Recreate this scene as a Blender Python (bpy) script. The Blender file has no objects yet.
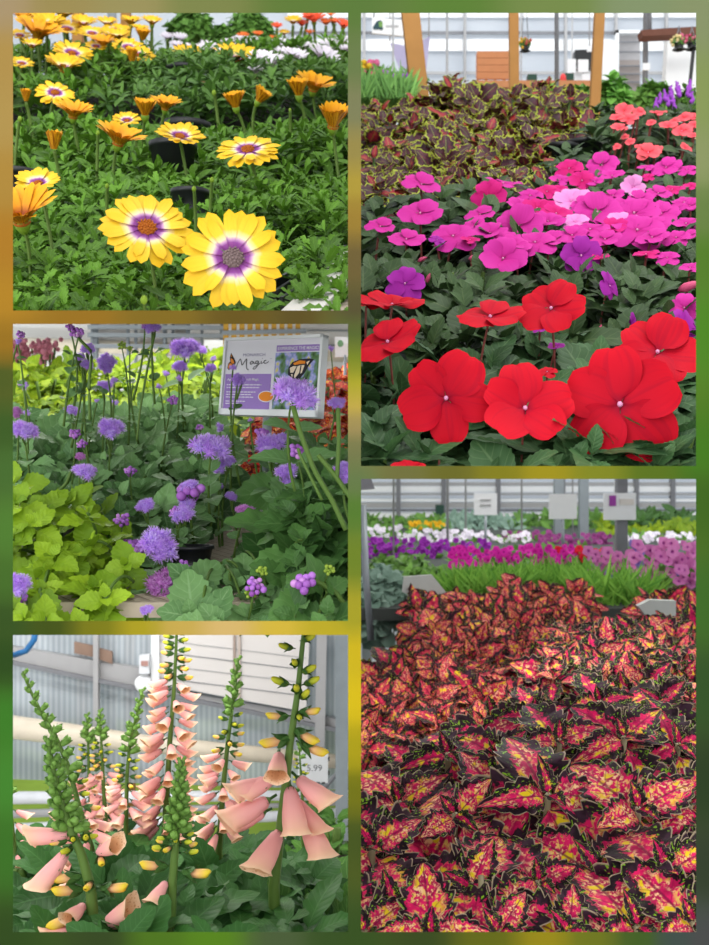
import bpy, bmesh, math, os
import numpy as np
from mathutils import Vector, Matrix

SC = bpy.context.scene
COL = SC.collection
PI = math.pi
rng = np.random.default_rng(11)
F, CX, CY, ZC = 1100.0, 354.5, 472.5, 1.5

# ---------------------------------------------------------------- camera, sky, lights, exposure
cd = bpy.data.cameras.new('camera'); cam = bpy.data.objects.new('camera', cd); COL.objects.link(cam)
cam.location = (0, 0, ZC); cam.rotation_euler = (PI / 2, 0, 0)
cd.sensor_fit = 'VERTICAL'; cd.sensor_height = 36.0; cd.lens = 36.0 * F / 945.0
cd.clip_start = 0.02; cd.clip_end = 60
cd.dof.use_dof = True; cd.dof.focus_distance = 0.98; cd.dof.aperture_fstop = 17.0
SC.camera = cam
w = bpy.data.worlds.new('overcast sky'); SC.world = w; w.use_nodes = True
w.node_tree.nodes['Background'].inputs[0].default_value = (0.93, 0.97, 1.0, 1)
w.node_tree.nodes['Background'].inputs[1].default_value = 0.95
def area(name, loc, target, sx, sy, power, col=(1, 1, 1)):
    l = bpy.data.lights.new(name, 'AREA'); l.shape = 'RECTANGLE'; l.size = sx; l.size_y = sy; l.energy = power; l.color = col
    o = bpy.data.objects.new(name, l); COL.objects.link(o); o.location = loc
    o.rotation_euler = (Vector(target) - Vector(loc)).to_track_quat('-Z', 'Y').to_euler()
    return o
area('overhead_fill', (-0.4, -0.2, 4.2), (-0.2, 1.2, 1.8), 2.0, 1.2, 34, (1, .98, .94))  # added unseen lamp filling the bays from above
area('overhead_fill', (1.2, 0.9, 4.3), (0.4, 1.5, 1.9), 1.4, 1.4, 30, (1, .98, .94))  # another added overhead lamp, over the right bays
area('front_fill', (0, -2.6, 2.3), (0, 1.0, 1.5), 3.6, 2.4, 42, (.97, .99, 1))  # added fill lamp behind the camera, no real window there
area('front_fill', (-2.3, -1.2, 1.7), (-0.25, 1.2, 1.42), 1.6, 1.5, 34, (.97, .99, 1))  # added fill lamp from the front left for the left bays
area('hidden_fill', (-0.35, 1.98, 1.92), (-0.35, 1.9, 1.3), .6, .3, 4.0, (1, .98, .95))  # added lamps tucked out of sight under the benches, here and below
area('hidden_fill', (-0.36, 1.3, 1.42), (-0.36, 1.45, .48), .5, .6, 4.2, (1, .98, .95))
area('hidden_fill', (0.32, 1.42, 1.58), (0.32, 1.38, 1.1), .6, .22, 3.0, (1, .98, .95))
area('hidden_fill', (-0.3, 1.35, 1.704), (-0.3, 1.35, 1.1), .56, .05, .45, (1, .98, .95))
area('overhead_fill', (1.0, 5.0, 4.9), (1.0, 6.6, 3.6), 3.0, 1.0, 26, (.97, .99, 1))  # added unseen lamp that brightens the far wall
area('hidden_fill', (0.45, 2.3, 1.78), (0.45, 2.3, 1.1), .7, .6, 3.2, (1, .98, .95))
area('hidden_fill', (0.7, 4.3, 2.5), (0.8, 4.2, 1.3), 1.6, .8, 22.0, (1, .98, .95))  # added hidden lamp for the far end of the lower right bay
area('hidden_fill', (-0.7, 2.6, 1.58), (-0.7, 3.4, .7), 1.0, .2, 8.0, (1, .99, .97))  # added hidden lamps, this and the next, brightening the left back wall
area('hidden_fill', (-0.75, 2.75, 2.25), (-0.75, 3.2, 1.85), .9, .2, .8, (1, .99, .97))
vs = SC.view_settings
SC.display_settings.display_device = 'sRGB'
vs.view_transform = 'Standard'; vs.look = 'None'; vs.gamma = 1.0; vs.use_curve_mapping = False; vs.exposure = 0.28

# ---------------------------------------------------------------- helpers
def P(px, py, Y): return np.array([(px - CX) / F * Y, Y, ZC - (py - CY) / F * Y])
def srgb(h):
    h = h.lstrip('#'); o = []
    for i in (0, 2, 4):
        c = int(h[i:i + 2], 16) / 255
        o.append(c / 12.92 if c <= .04045 else ((c + .055) / 1.055) ** 2.4)
    return (*o, 1.0)
def U(a, b, n=None): return rng.uniform(a, b, n)
def nz(v): return v / np.maximum(np.linalg.norm(v, axis=-1, keepdims=True), 1e-9)

BAY = {1: (-32, 352.5, -30, 316), 2: (-32, 352.5, 319, 627), 3: (-32, 352.5, 630, 975), 4: (356.5, 742, -30, 470), 5: (356.5, 742, 475, 975)}
def inside(p, bay, m=0):
    x = CX + p[..., 0] / p[..., 1] * F; y = CY - (p[..., 2] - ZC) / p[..., 1] * F
    a, b, c, d = BAY[bay]
    side = p[..., 0] < -.0014 if bay <= 3 else p[..., 0] > .0014
    return side & (x > a - m) & (x < b + m) & (y > c - m) & (y < d + m)

class NT:
    """a procedural material"""
    def __init__(s, name):
        s.m = bpy.data.materials.new(name); s.m.use_nodes = True; s.t = s.m.node_tree; s.t.nodes.clear()
    def n(s, typ, ins=None, **kw):
        nd = s.t.nodes.new('ShaderNode' + typ)
        for k, v in kw.items(): setattr(nd, k, v)
        for k, v in (ins or {}).items():
            i = nd.inputs[k]
            if hasattr(v, 'is_output'): s.t.links.new(v, i)
            else: i.default_value = v
        return nd
    def M(s, op, a, b=0.0, c=0.0, clamp=False):
        return s.n('Math', {0: a, 1: b, 2: c}, operation=op, use_clamp=clamp).outputs[0]
    def mix(s, f, a, b, bt='MIX'):
        return s.n('Mix', {0: f, 6: a, 7: b}, data_type='RGBA', blend_type=bt).outputs[2]
    def ramp(s, f, stops, interp='LINEAR'):
        r = s.n('ValToRGB', {0: f}); e = r.color_ramp.elements; r.color_ramp.interpolation = interp
        while len(e) < len(stops): e.new(.5)
        for k, (p, c) in enumerate(stops):
            e[k].position = p; e[k].color = srgb(c) if isinstance(c, str) else c
        return r.outputs[0]
    def step(s, x, a, b):  # smooth 0..1 between a and b
        return s.n('MapRange', {0: x, 1: a, 2: b, 3: 0.0, 4: 1.0}, interpolation_type='SMOOTHSTEP').outputs[0]
    def noise(s, vec, scale, detail=2.0, rough=.5):
        return s.n('TexNoise', {'Vector': vec, 'Scale': scale, 'Detail': detail, 'Roughness': rough}).outputs[0]
    def obj(s): return s.n('TexCoord').outputs['Object']
    def leafuv(s):
        uv = s.n('TexCoord').outputs['UV']; q = s.n('SeparateXYZ', {0: uv})
        r = s.n('Attribute', attribute_name='rnd').outputs['Fac']
        a = s.M('ABSOLUTE', s.M('MULTIPLY_ADD', q.outputs[0], 2.0, -1.0))
        vec = s.n('CombineXYZ', {0: q.outputs[0], 1: q.outputs[1], 2: s.M('MULTIPLY', r, 37.0)}).outputs[0]
        return a, q.outputs[1], r, vec
    def out(s, col, rough=.5, spec=.4, transl=0.0, bump=None, metal=0.0, bstr=.3, bdist=.002, alpha=None, sheen=0):
        ins = {'Base Color': col if not isinstance(col, str) else srgb(col), 'Roughness': rough, 'Specular IOR Level': spec, 'Metallic': metal}
        if bump is not None:
            ins['Normal'] = s.n('Bump', {'Strength': bstr, 'Distance': bdist, 'Height': bump}).outputs[0]
        b = s.n('BsdfPrincipled', ins).outputs[0]
        if transl:
            t = s.n('BsdfTranslucent', {0: ins['Base Color']}).outputs[0]
            b = s.n('MixShader', {0: transl, 1: b, 2: t}).outputs[0]
        s.n('OutputMaterial', {0: b})
        return s.m

def m_plain(name, c, rough=.6, spec=.3, metal=0.0, var=.12, scale=30.0, transl=0):
    t = NT(name); c = srgb(c)
    d = tuple(x * (1 - var) for x in c[:3]) + (1,); l = tuple(min(1, x * (1 + var)) for x in c[:3]) + (1,)
    return t.out(t.mix(t.noise(t.obj(), scale, 3.0), d, l), rough, spec, metal=metal, transl=transl)

def m_leaf(name, c1, c2, vein=None, vstr=.35, rough=.5, transl=.18, spec=.22, nveins=6, edge=None):
    """dark to light green by leaf, pale midrib and side veins"""
    t = NT(name); a, b, r, vec = t.leafuv()
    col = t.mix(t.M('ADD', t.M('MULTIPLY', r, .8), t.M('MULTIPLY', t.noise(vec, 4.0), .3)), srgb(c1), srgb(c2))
    sv = t.M('PINGPONG', t.M('SUBTRACT', t.M('MULTIPLY', b, float(nveins)), t.M('MULTIPLY', a, 1.6)), .5)
    v = t.M('MAXIMUM', t.step(a, .09, .02), t.M('MULTIPLY', t.step(sv, .10, .02), .6))
    if vein: col = t.mix(t.M('MULTIPLY', v, vstr), col, srgb(vein))
    if edge: col = t.mix(t.step(a, .8, .97), col, srgb(edge))
    return t.out(col, rough, spec, transl, bump=sv, bstr=.35, bdist=.001)

class MB:
    """collects vertices and faces; build() links them as ONE mesh object"""
    def __init__(s): s.v, s.f, s.uv, s.r, s.n = [], [], [], [], 0
    def add(s, v, f, uv=None, rnd=0.0, mat=0):
        v = np.asarray(v, float); f = np.asarray(f, int)
        if f.shape[1] == 3: f = np.concatenate([f, np.full((len(f), 1), -1 - s.n)], 1)
        s.v.append(v); s.f.append(np.concatenate([f + s.n, np.full((len(f), 1), mat)], 1))
        s.uv.append(np.zeros((len(v), 2)) if uv is None else uv)
        s.r.append(np.broadcast_to(np.asarray(rnd, float), (len(v),)).copy()); s.n += len(v)
        return s
    def inst(s, tpl, pos, R, sc, mat=0, rnd=None):
        tv, tf, tu = tpl; pos = np.atleast_2d(pos); R = np.asarray(R); k = max(len(pos), len(R) if R.ndim == 3 else 1) if len(pos) else 0
        pos = np.broadcast_to(pos, (k, 3)) if k else pos
        if k == 0: return s
        R = np.broadcast_to(R, (k, 3, 3)); sc = np.asarray(sc, float)
        sc = np.broadcast_to(sc.reshape(-1, 1, 1) if sc.ndim <= 1 else sc[:, None, :], (k, 1, sc.shape[-1] if sc.ndim > 1 else 1))
        v = np.einsum('kij,knj->kni', R, tv[None] * sc) + pos[:, None, :]
        f = (tf[None] + (np.arange(k) * len(tv))[:, None, None]).reshape(-1, tf.shape[1])
        rnd = U(0, 1, k) if rnd is None else np.broadcast_to(rnd, (k,))
        return s.add(v.reshape(-1, 3), f, np.tile(tu, (k, 1)), np.repeat(rnd, len(tv)), mat)
    def tube(s, pts, rad, sides=6, mat=0, rnd=0.0, cap=True):
        pts = np.asarray(pts, float); n = len(pts); rad = np.broadcast_to(rad, (n,))
        d = nz(np.gradient(pts, axis=0)); up = np.array([0, 0, 1.0]) if abs(d[0][2]) < .9 else np.array([1.0, 0, 0])
        x = nz(np.cross(d, up)); y = np.cross(x, d); t = np.linspace(0, 2 * PI, sides, endpoint=False)
        v = pts[:, None] + rad[:, None, None] * (np.cos(t)[None, :, None] * x[:, None] + np.sin(t)[None, :, None] * y[:, None])
        i, j = np.meshgrid(np.arange(n - 1), np.arange(sides), indexing='ij'); jn = (j + 1) % sides
        f = np.stack([i * sides + j, (i + 1) * sides + j, (i + 1) * sides + jn, i * sides + jn], -1).reshape(-1, 4)
        uv = np.stack([np.tile(np.arange(sides) / sides, n), np.repeat(np.linspace(0, 1, n), sides)], 1)
        vv = v.reshape(-1, 3)
        if cap:
            c = np.array([pts[0], pts[-1]]); b = n * sides
            f2 = [(b, (k + 1) % sides, k) for k in range(sides)] if False else []
            vv = np.concatenate([vv, c]); uv = np.concatenate([uv, [[0, 0], [0, 1]]])
            f2 = np.array([[b, k, (k + 1) % sides, b] for k in range(sides)] + [[b + 1, (n - 1) * sides + (k + 1) % sides, (n - 1) * sides + k, b + 1] for k in range(sides)])
            s.add(vv, f, uv, rnd, mat); o = s.n - len(vv)
            s.f.append(np.concatenate([f2[:, :3] + o, np.full((len(f2), 1), -1), np.full((len(f2), 1), mat)], 1))
        else: s.add(vv, f, uv, rnd, mat)
        return s
    def box(s, lo, hi, mat=0, R=None, c=None, rnd=0.0):
        lo, hi = np.array(lo, float), np.array(hi, float)
        v = np.array([[x, y, z] for z in (lo[2], hi[2]) for y in (lo[1], hi[1]) for x in (lo[0], hi[0])])
        if R is not None: v = v @ np.array(R).T
        if c is not None: v = v + np.array(c)
        f = [[0, 2, 3, 1], [4, 5, 7, 6], [0, 1, 5, 4], [2, 6, 7, 3], [0, 4, 6, 2], [1, 3, 7, 5]]
        uv = np.tile([[0, 0], [1, 0], [0, 1], [1, 1]], (2, 1)).astype(float)
        return s.add(v, f, uv, rnd, mat)
    def beam(s, a, b, wx, wy, up=(0, 1, 0), mat=0):
        """a square bar from a to b"""
        a, b = np.array(a, float), np.array(b, float); d = b - a; L = np.linalg.norm(d); d = d / L
        x = nz(np.cross(np.array(up, float), d)); y = np.cross(d, x)
        return s.box((-wx / 2, -wy / 2, 0), (wx / 2, wy / 2, L), mat, np.stack([x, y, d], 1), a)
    def mesh(s, name, mats, inv=None, bay=None, smooth=True):
        v = np.concatenate(s.v); f = np.concatenate(s.f); uv = np.concatenate(s.uv); r = np.concatenate(s.r)
        if bay:
            ok = inside(v, bay); q = np.where(f[:, :4] < 0, f[:, :1], f[:, :4]); keep = inside(v[q].mean(1), bay); xs = v[q][:, :, 0]; keep &= (xs.max(1) < -.0012) if bay <= 3 else (xs.min(1) > .0012); f = f[keep]
            if len(f) == 0: return None
            used = np.zeros(len(v), bool); q = q[keep]; used[q] = True; mp = np.cumsum(used) - 1
            v, uv, r = v[used], uv[used], r[used]; g = mp[q]; g[f[:, 3] < 0, 3] = -1; f = np.concatenate([g, f[:, 4:]], 1)
        if inv is not None: v = v @ inv[:3, :3].T + inv[:3, 3]
        return raw_mesh(name, v, f, uv, r, mats, smooth)
    def build(s, name, mats, parent=None, bay=None, W=None, smooth=True):
        if not s.v: return None
        if W is None: W = WM[parent.name] if parent else np.eye(4)
        me = s.mesh(name, mats, np.linalg.inv(W), bay, smooth)
        return link(name, me, parent, W) if me else None

def raw_mesh(name, v, f, uv, r, mats, smooth=True):
    me = bpy.data.meshes.new(name); tri = f[:, 3] < 0
    cnt = np.where(tri, 3, 4); st = np.concatenate([[0], np.cumsum(cnt)[:-1]])
    li = f[:, :4].reshape(-1); li = li[li >= 0]
    me.vertices.add(len(v)); me.vertices.foreach_set('co', v.astype(np.float32).ravel())
    me.loops.add(len(li)); me.loops.foreach_set('vertex_index', li.astype(np.int32))
    me.polygons.add(len(f)); me.polygons.foreach_set('loop_start', st.astype(np.int32))
    me.polygons.foreach_set('material_index', f[:, 4].astype(np.int32))
    me.polygons.foreach_set('use_smooth', np.full(len(f), smooth))
    l = me.uv_layers.new(name='UVMap'); l.data.foreach_set('uv', uv[li].astype(np.float32).ravel())
    at = me.attributes.new('rnd', 'FLOAT', 'POINT'); at.data.foreach_set('value', r.astype(np.float32))
    me.update(calc_edges=True); me.validate()
    for m in (mats if isinstance(mats, (list, tuple)) else [mats]): me.materials.append(m)
    return me

WM = {}
def link(name, me, parent, W):
    o = bpy.data.objects.new(name, me); COL.objects.link(o)
    L = W if parent is None else np.linalg.inv(WM[parent.name]) @ W
    o.parent = parent; o.matrix_basis = Matrix(L.tolist()); WM[o.name] = W
    return o
def mat4(R, p, s=1.0):
    W = np.eye(4); W[:3, :3] = np.asarray(R) * s; W[:3, 3] = p; return W
def thing(name, label, cat, loc, group=None):
    W = mat4(np.eye(3), loc); o = link(name, None, None, W)
    o['label'] = label; o['category'] = cat
    if group: o['group'] = group
    return o
def tag(o, label, cat, group=None):
    if o is None: return None
    o['label'] = label; o['category'] = cat
    if group: o['group'] = group
    return o
def struct(o):
    if o is not None: o['kind'] = 'structure'
    return o
def dup(o, parent, W):
    c = o.copy(); COL.objects.link(c); c.parent = parent
    L = np.linalg.inv(WM[parent.name]) @ W if parent else W
    c.matrix_basis = Matrix(L.tolist()); WM[c.name] = W
    return c
CUT = []
def cut_all():
    """trim what was built past the edge of its display bay (hidden behind the frame)"""
    gone = set()
    for o, bay in CUT:
        if o in gone: continue
        me = o.data; n = len(me.vertices); v = np.empty(n * 3, np.float32); me.vertices.foreach_get('co', v)
        W = WM[o.name]; v = v.reshape(-1, 3) @ W[:3, :3].T + W[:3, 3]
        ok = inside(v, bay)
        if ok.all(): continue
        if not ok.any():
            for q in [*o.children_recursive, o]: gone.add(q)
            continue
        o.data = me.copy(); bm = bmesh.new(); bm.from_mesh(o.data); bm.verts.ensure_lookup_table()
        bmesh.ops.delete(bm, geom=[bm.verts[i] for i in np.nonzero(~ok)[0]], context='VERTS')
        bm.to_mesh(o.data); bm.free()
    for o in gone: bpy.data.objects.remove(o)

def trim_to(o, bay):
    """cuts one mesh off along the inner edges of its display bay"""
    a, b, c, d = BAY[bay]; W = WM[o.name]; bm = bmesh.new(); bm.from_mesh(o.data)
    cor = {k: P(x, y, 1.0) - np.array([0, 0, ZC]) for k, (x, y) in {'tl': (a, c), 'tr': (b, c), 'bl': (a, d), 'br': (b, d)}.items()}
    for p, q in (('tl', 'bl'), ('br', 'tr'), ('tr', 'tl'), ('bl', 'br')):
        n = np.cross(cor[p], cor[q]); mid = P((a + b) / 2, (c + d) / 2, 1.0) - np.array([0, 0, ZC]); n = -n if np.dot(n, mid) > 0 else n
        co = np.linalg.inv(W) @ np.array([0, 0, ZC, 1]); nl = W[:3, :3].T @ n
        g = bm.verts[:] + bm.edges[:] + bm.faces[:]; r = bmesh.ops.bisect_plane(bm, geom=g, plane_co=co[:3], plane_no=nl, clear_outer=True)
        bmesh.ops.holes_fill(bm, edges=[e for e in r['geom_cut'] if isinstance(e, bmesh.types.BMEdge)])
    bm.to_mesh(o.data); bm.free(); return o
def frames(d, n):
    d = nz(np.atleast_2d(d).astype(float)); n = np.broadcast_to(n, d.shape)
    x = nz(np.cross(d, n)); n = np.cross(x, d)
    return np.stack([x, d, n], -1)
def leaf_tpl(n=9, m=5, w=.3, a=.7, b=.8, teeth=False, amp=.12, fold=.25, droop=.2, wave=0.0, wk=3.0, pet=0.0, ph=0.0, lobes=None, nt=0, oval=False):
    u = np.linspace(0, 1, n); v = np.linspace(-1, 1, m)
    q = np.clip((u - pet) / (1 - pet), 0, 1); s = q ** a * (1 - q) ** b; s /= s.max(); hw = w * s
    if oval: hw = w * np.sqrt(np.clip(1 - ((u - .54) / .465) ** 2, 0, 1))
    if nt:
        x = (q * nt) % 1.0; sw = np.where(x < .72, x / .72, (1 - x) / .28); hw = hw * (1 + amp * 2 * (sw - .55)) * np.where(q > .98, .5, 1)
    if lobes is not None: hw = w * np.interp(q, *lobes)
    if teeth:
        z = np.where(np.arange(n) % 2 == 1, 1.0, -1.0); z[u <= pet] = 0; hw = hw * (1 + amp * z)
    hw = np.maximum(hw, np.where(u < max(pet, .001) + 1e-6, .018, .006))
    X = hw[:, None] * v[None]; Y = np.repeat(u[:, None], m, 1)
    if teeth: Y = Y + (np.where(np.arange(n) % 2 == 1, 1.0, 0)[:, None] * amp * .35 * np.abs(v)[None] ** 2) * (u[:, None] < .97)
    if nt: Y = Y + amp * .25 * (sw * (q < .97))[:, None] * np.abs(v)[None] ** 2
    Z = fold * np.abs(X) - droop * u[:, None] ** 2 + wave * np.sin(wk * 2 * PI * u[:, None] + ph + np.where(v > 0, 1.3, 0)[None]) * (v[None] ** 2) * s[:, None]
    i, j = np.meshgrid(np.arange(n - 1), np.arange(m - 1), indexing='ij')
    f = np.stack([i * m + j, i * m + j + 1, (i + 1) * m + j + 1, (i + 1) * m + j], -1).reshape(-1, 4)
    uv = np.stack([np.repeat((v[None] + 1) / 2, n, 0), np.repeat(u[:, None], m, 1)], -1).reshape(-1, 2)
    return np.stack([X, Y, Z], -1).reshape(-1, 3), f, uv
def sphere_tpl(n=8, m=6):
    t = np.linspace(0, 2 * PI, n, endpoint=False); p = np.linspace(0, PI, m + 1)
    v = np.array([[math.sin(a) * math.cos(b), math.sin(a) * math.sin(b), math.cos(a)] for a in p for b in t])
    i, j = np.meshgrid(np.arange(m), np.arange(n), indexing='ij'); jn = (j + 1) % n
    f = np.stack([i * n + j, (i + 1) * n + j, (i + 1) * n + jn, i * n + jn], -1).reshape(-1, 4)
    uv = np.stack([np.tile(np.arange(n) / n, m + 1), np.repeat(1 - np.arange(m + 1) / m, n)], 1)
    return v, f, uv
SPH, SPL = sphere_tpl(12, 8), sphere_tpl(6, 4)
def lathe_tpl(prof, n=14, lobes=0, lamp=0.0, bend=0.0, lip=0.0):
    """turned along +z; lobes only towards the mouth; bend tips the axis towards -x"""
    prof = np.array(prof, float); m = len(prof); t = np.linspace(0, 2 * PI, n, endpoint=False); v = []
    for k, (r, z) in enumerate(prof):
        g = (k / (m - 1)) ** 3
        rr = r * (1 + g * lamp * np.cos(lobes * t)); zz = z + g * lip * np.cos(t + PI)
        v.append(np.stack([rr * np.cos(t) - bend * z * z, rr * np.sin(t), zz], 1))
    v = np.concatenate(v); i, j = np.meshgrid(np.arange(m - 1), np.arange(n), indexing='ij'); jn = (j + 1) % n
    f = np.stack([i * n + j, i * n + jn, (i + 1) * n + jn, (i + 1) * n + j], -1).reshape(-1, 4)
    uv = np.stack([np.tile(np.arange(n) / n, m), np.repeat(np.linspace(0, 1, m), n)], 1)
    return v, f, uv
def rosettes(mb, pos, axis, tpls, size, m=7, t0=25, t1=80, inner=.45, mat=0, rnd=None, jit=.25, roll=None):
    """shoots: m leaves spiralling from upright small inner ones to spread outer ones"""
    pos = np.atleast_2d(pos); k = len(pos); axis = nz(np.broadcast_to(axis, pos.shape)); size = np.broadcast_to(size, (k,))
    ref = np.where(np.abs(axis[:, 2:3]) < .9, np.array([[0, 0, 1.0]]), np.array([[1.0, 0, 0]]))
    e1 = nz(np.cross(axis, ref)); e2 = np.cross(axis, e1); ph = U(0, 6.28, k) if roll is None else roll
    base = U(0, 1, k) if rnd is None else np.broadcast_to(rnd, (k,))
    for i in range(m):
        q = (i + .5) / m; th = np.radians(t0 + (t1 - t0) * q + U(-10, 10, k)); a = ph + i * 2.4 + U(-jit, jit, k)
        rad = np.cos(a)[:, None] * e1 + np.sin(a)[:, None] * e2
        d = np.cos(th)[:, None] * axis + np.sin(th)[:, None] * rad; nn = np.sin(th)[:, None] * axis - np.cos(th)[:, None] * rad
        mb.inst(tpls[i % len(tpls)], pos - axis * (size * .25 * q)[:, None], frames(d, nn), size * (inner + (1 - inner) * q) * U(.8, 1.15, k), mat, np.clip(base * .6 + .4 * (1 - q) + U(-.12, .12, k), 0, 1))
def pairs(mb, pos, axis, tpls, size, m=3, t0=30, t1=85, inner=.35, mat=0, rnd=None, roll=None):
    """shoots with opposite leaf pairs, each pair turned a quarter from the last"""
    pos = np.atleast_2d(pos); k = len(pos); axis = nz(np.broadcast_to(axis, pos.shape)); size = np.broadcast_to(size, (k,))
    ref = np.where(np.abs(axis[:, 2:3]) < .9, np.array([[0, 0, 1.0]]), np.array([[1.0, 0, 0]]))
    e1 = nz(np.cross(axis, ref)); e2 = np.cross(axis, e1); ph = U(0, 6.28, k) if roll is None else np.broadcast_to(roll, (k,))
    for i in range(m):
        q = i / max(m - 1, 1)
        for sgn in (0, PI):
            th = np.radians(t0 + (t1 - t0) * q + U(-12, 12, k)); a = ph + i * PI / 2 + sgn + U(-.25, .25, k)
            rad = np.cos(a)[:, None] * e1 + np.sin(a)[:, None] * e2
            d = np.cos(th)[:, None] * axis + np.sin(th)[:, None] * rad; nn = np.sin(th)[:, None] * axis - np.cos(th)[:, None] * rad
            mb.inst(tpls[int(rng.integers(len(tpls)))], pos - axis * (size * .3 * q)[:, None], frames(d, nn), size * (inner + (1 - inner) * q) * U(.85, 1.15, k), mat,
                    U(0, 1, k) if rnd is None else np.clip(rnd + U(-.2, .2, k), 0, 1))
def dome(n, c, rx, ry, h, slope=0.0, jit=.15, thick=.3, power=.5):
    """n points and outward axes on a mound of half-widths rx, ry and height h standing on a bed of that slope"""
    r = np.sqrt(U(0, 1, n)); t = U(0, 2 * PI, n); x, y = r * np.cos(t), r * np.sin(t)
    z = h * (1 - r ** 2 * .97) ** power * (1 - thick * U(0, 1, n) ** 2)
    p = np.stack([c[0] + x * rx, c[1] + y * ry, c[2] + z + slope * y * ry], 1)
    ax = nz(np.stack([x * .9, y * .5 - .35, np.full(n, .75)], 1) + U(-jit, jit, (n, 3)))
    return p, ax
def face(pos, asp, roll=0.0):
    """unit normal of a flat flower at pos that shows the aspect asp (1 = full face) to the path in front of the bays"""
    c = nz(np.array([0, 0, ZC]) - pos); up = np.array([0, 0, 1.0]); up = nz(up - c * np.dot(up, c)); s = np.cross(up, c)
    a = math.sqrt(max(0, 1 - asp * asp))
    return nz(c * asp + a * (up * math.cos(roll) + s * math.sin(roll)))
def rot_to(n, spin=0.0):
    """rotation whose z axis is n"""
    n = nz(np.asarray(n, float)); r = np.array([1.0, 0, 0]) if abs(n[0]) < .9 else np.array([0, 1.0, 0])
    x = nz(np.cross(r, n)); y = np.cross(n, x); c, s = math.cos(spin), math.sin(spin)
    return np.stack([x * c + y * s, -x * s + y * c, n], 1)
def curve(a, b, sag, n=7):
    n = max(n, 12)
    t = np.linspace(0, 1, n)[:, None]; return (1 - t) * a + t * b + np.asarray(sag) * (4 * t * (1 - t))
def pot(mb, c, r, h, mat=0):
    prof = [(.02, 0), (r * .78, 0), (r * .97, h * .86), (r * 1.06, h * .86), (r * 1.06, h), (r * .95, h), (r * .93, h * .88), (.001, h * .88)]
    tp = lathe_tpl([(p[0], p[1]) for p in prof], 18); mb.inst((tp[0], tp[1], tp[2]), c, np.eye(3), 1.0, mat)
# ---------------------------------------------------------------- the setting: frame with five openings, floor, divider
M = {}
M['stem'] = m_leaf('green stem', '#4d6a2c', '#71863f', transl=.0)
M['black'] = m_plain('black plastic', '#1b1c1e', .45, .4)
M['soil'] = m_plain('dark potting soil', '#1c1712', .95, .1, scale=120, var=.5)
M['steel'] = m_plain('galvanised steel', '#8f979c', .42, .5, metal=.3)
M['white'] = m_plain('white paint', '#e9eaec', .55, .3, var=.04)
M['wood'] = m_plain('pale timber', '#a67844', .75, .15, scale=14, var=.2)
M['concrete'] = m_plain('concrete', '#d6d2ca', .9, .1, scale=6)

OPEN = [(13, 348, 13, 310.5), (13, 348, 324, 621), (13, 348, 635, 932), (361, 696, 13, 466), (361, 696, 479, 932)]
FC = '''0,0,a8916c 60,4,9c8a50 130,5,9a8f58 200,5,7d8448 300,5,5f7a34 355,5,5b7a36 450,5,5c8032 560,5,768a48 640,5,85946a 704,4,8a9468
5,60,b08e48 5,120,b2924c 5,180,b08838 5,240,b07a20 5,300,b58320 5,345,9a7018 5,375,4a5a1c 5,430,3a5a1e 5,470,456a2a 5,530,4f7c2c 5,580,456c24 5,620,35521a 5,660,2a4a14 5,720,3c7c22 5,780,43842a 5,850,3a7020 5,938,2f4a16
355,60,6a7c48 355,110,7f8058 355,150,9a8a48 355,185,b29a38 355,215,a08030 355,260,6f5e34 355,310,585030 355,335,56682e 355,360,7c8a22 355,385,b0a828 355,405,c8ac48 355,425,a08c58 355,450,74784a 355,480,667a48 355,510,557c2c 355,560,6f8424 355,620,a8a024 355,650,d4b818 355,700,dec014 355,750,b0a012 355,790,747410 355,840,45551a 355,935,35501a
704,100,8a9a58 704,160,909a64 704,210,6c8444 704,260,557f26 704,330,4f8820 704,450,457c1a 704,500,40681a 704,600,3f6c24 704,690,335424 704,780,2c4020 704,870,33402a 704,940,4c4c4c
100,938,34471c 160,938,4e7418 210,938,578416 280,938,4a5c36 330,938,36501e 420,938,38491a 490,938,666a12 545,938,9c8c12 590,938,72781a 640,938,446020 675,938,42504a
80,317,9a701a 160,317,846a1c 240,317,6a5518 300,317,5e4e1e 50,628,42520e 100,628,7e7c12 140,628,b0a01c 180,628,ccac50 225,628,dcb870 280,628,d8b83c 320,628,c0ac24
400,472,72703c 450,472,6c6a24 500,472,86801a 545,472,a49418 600,472,858a20 650,472,5c741a'''
FC = [(float(a), float(b), tuple(q * .54 for q in srgb(c))) for a, b, c in (q.split(',') for q in FC.split())]
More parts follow.
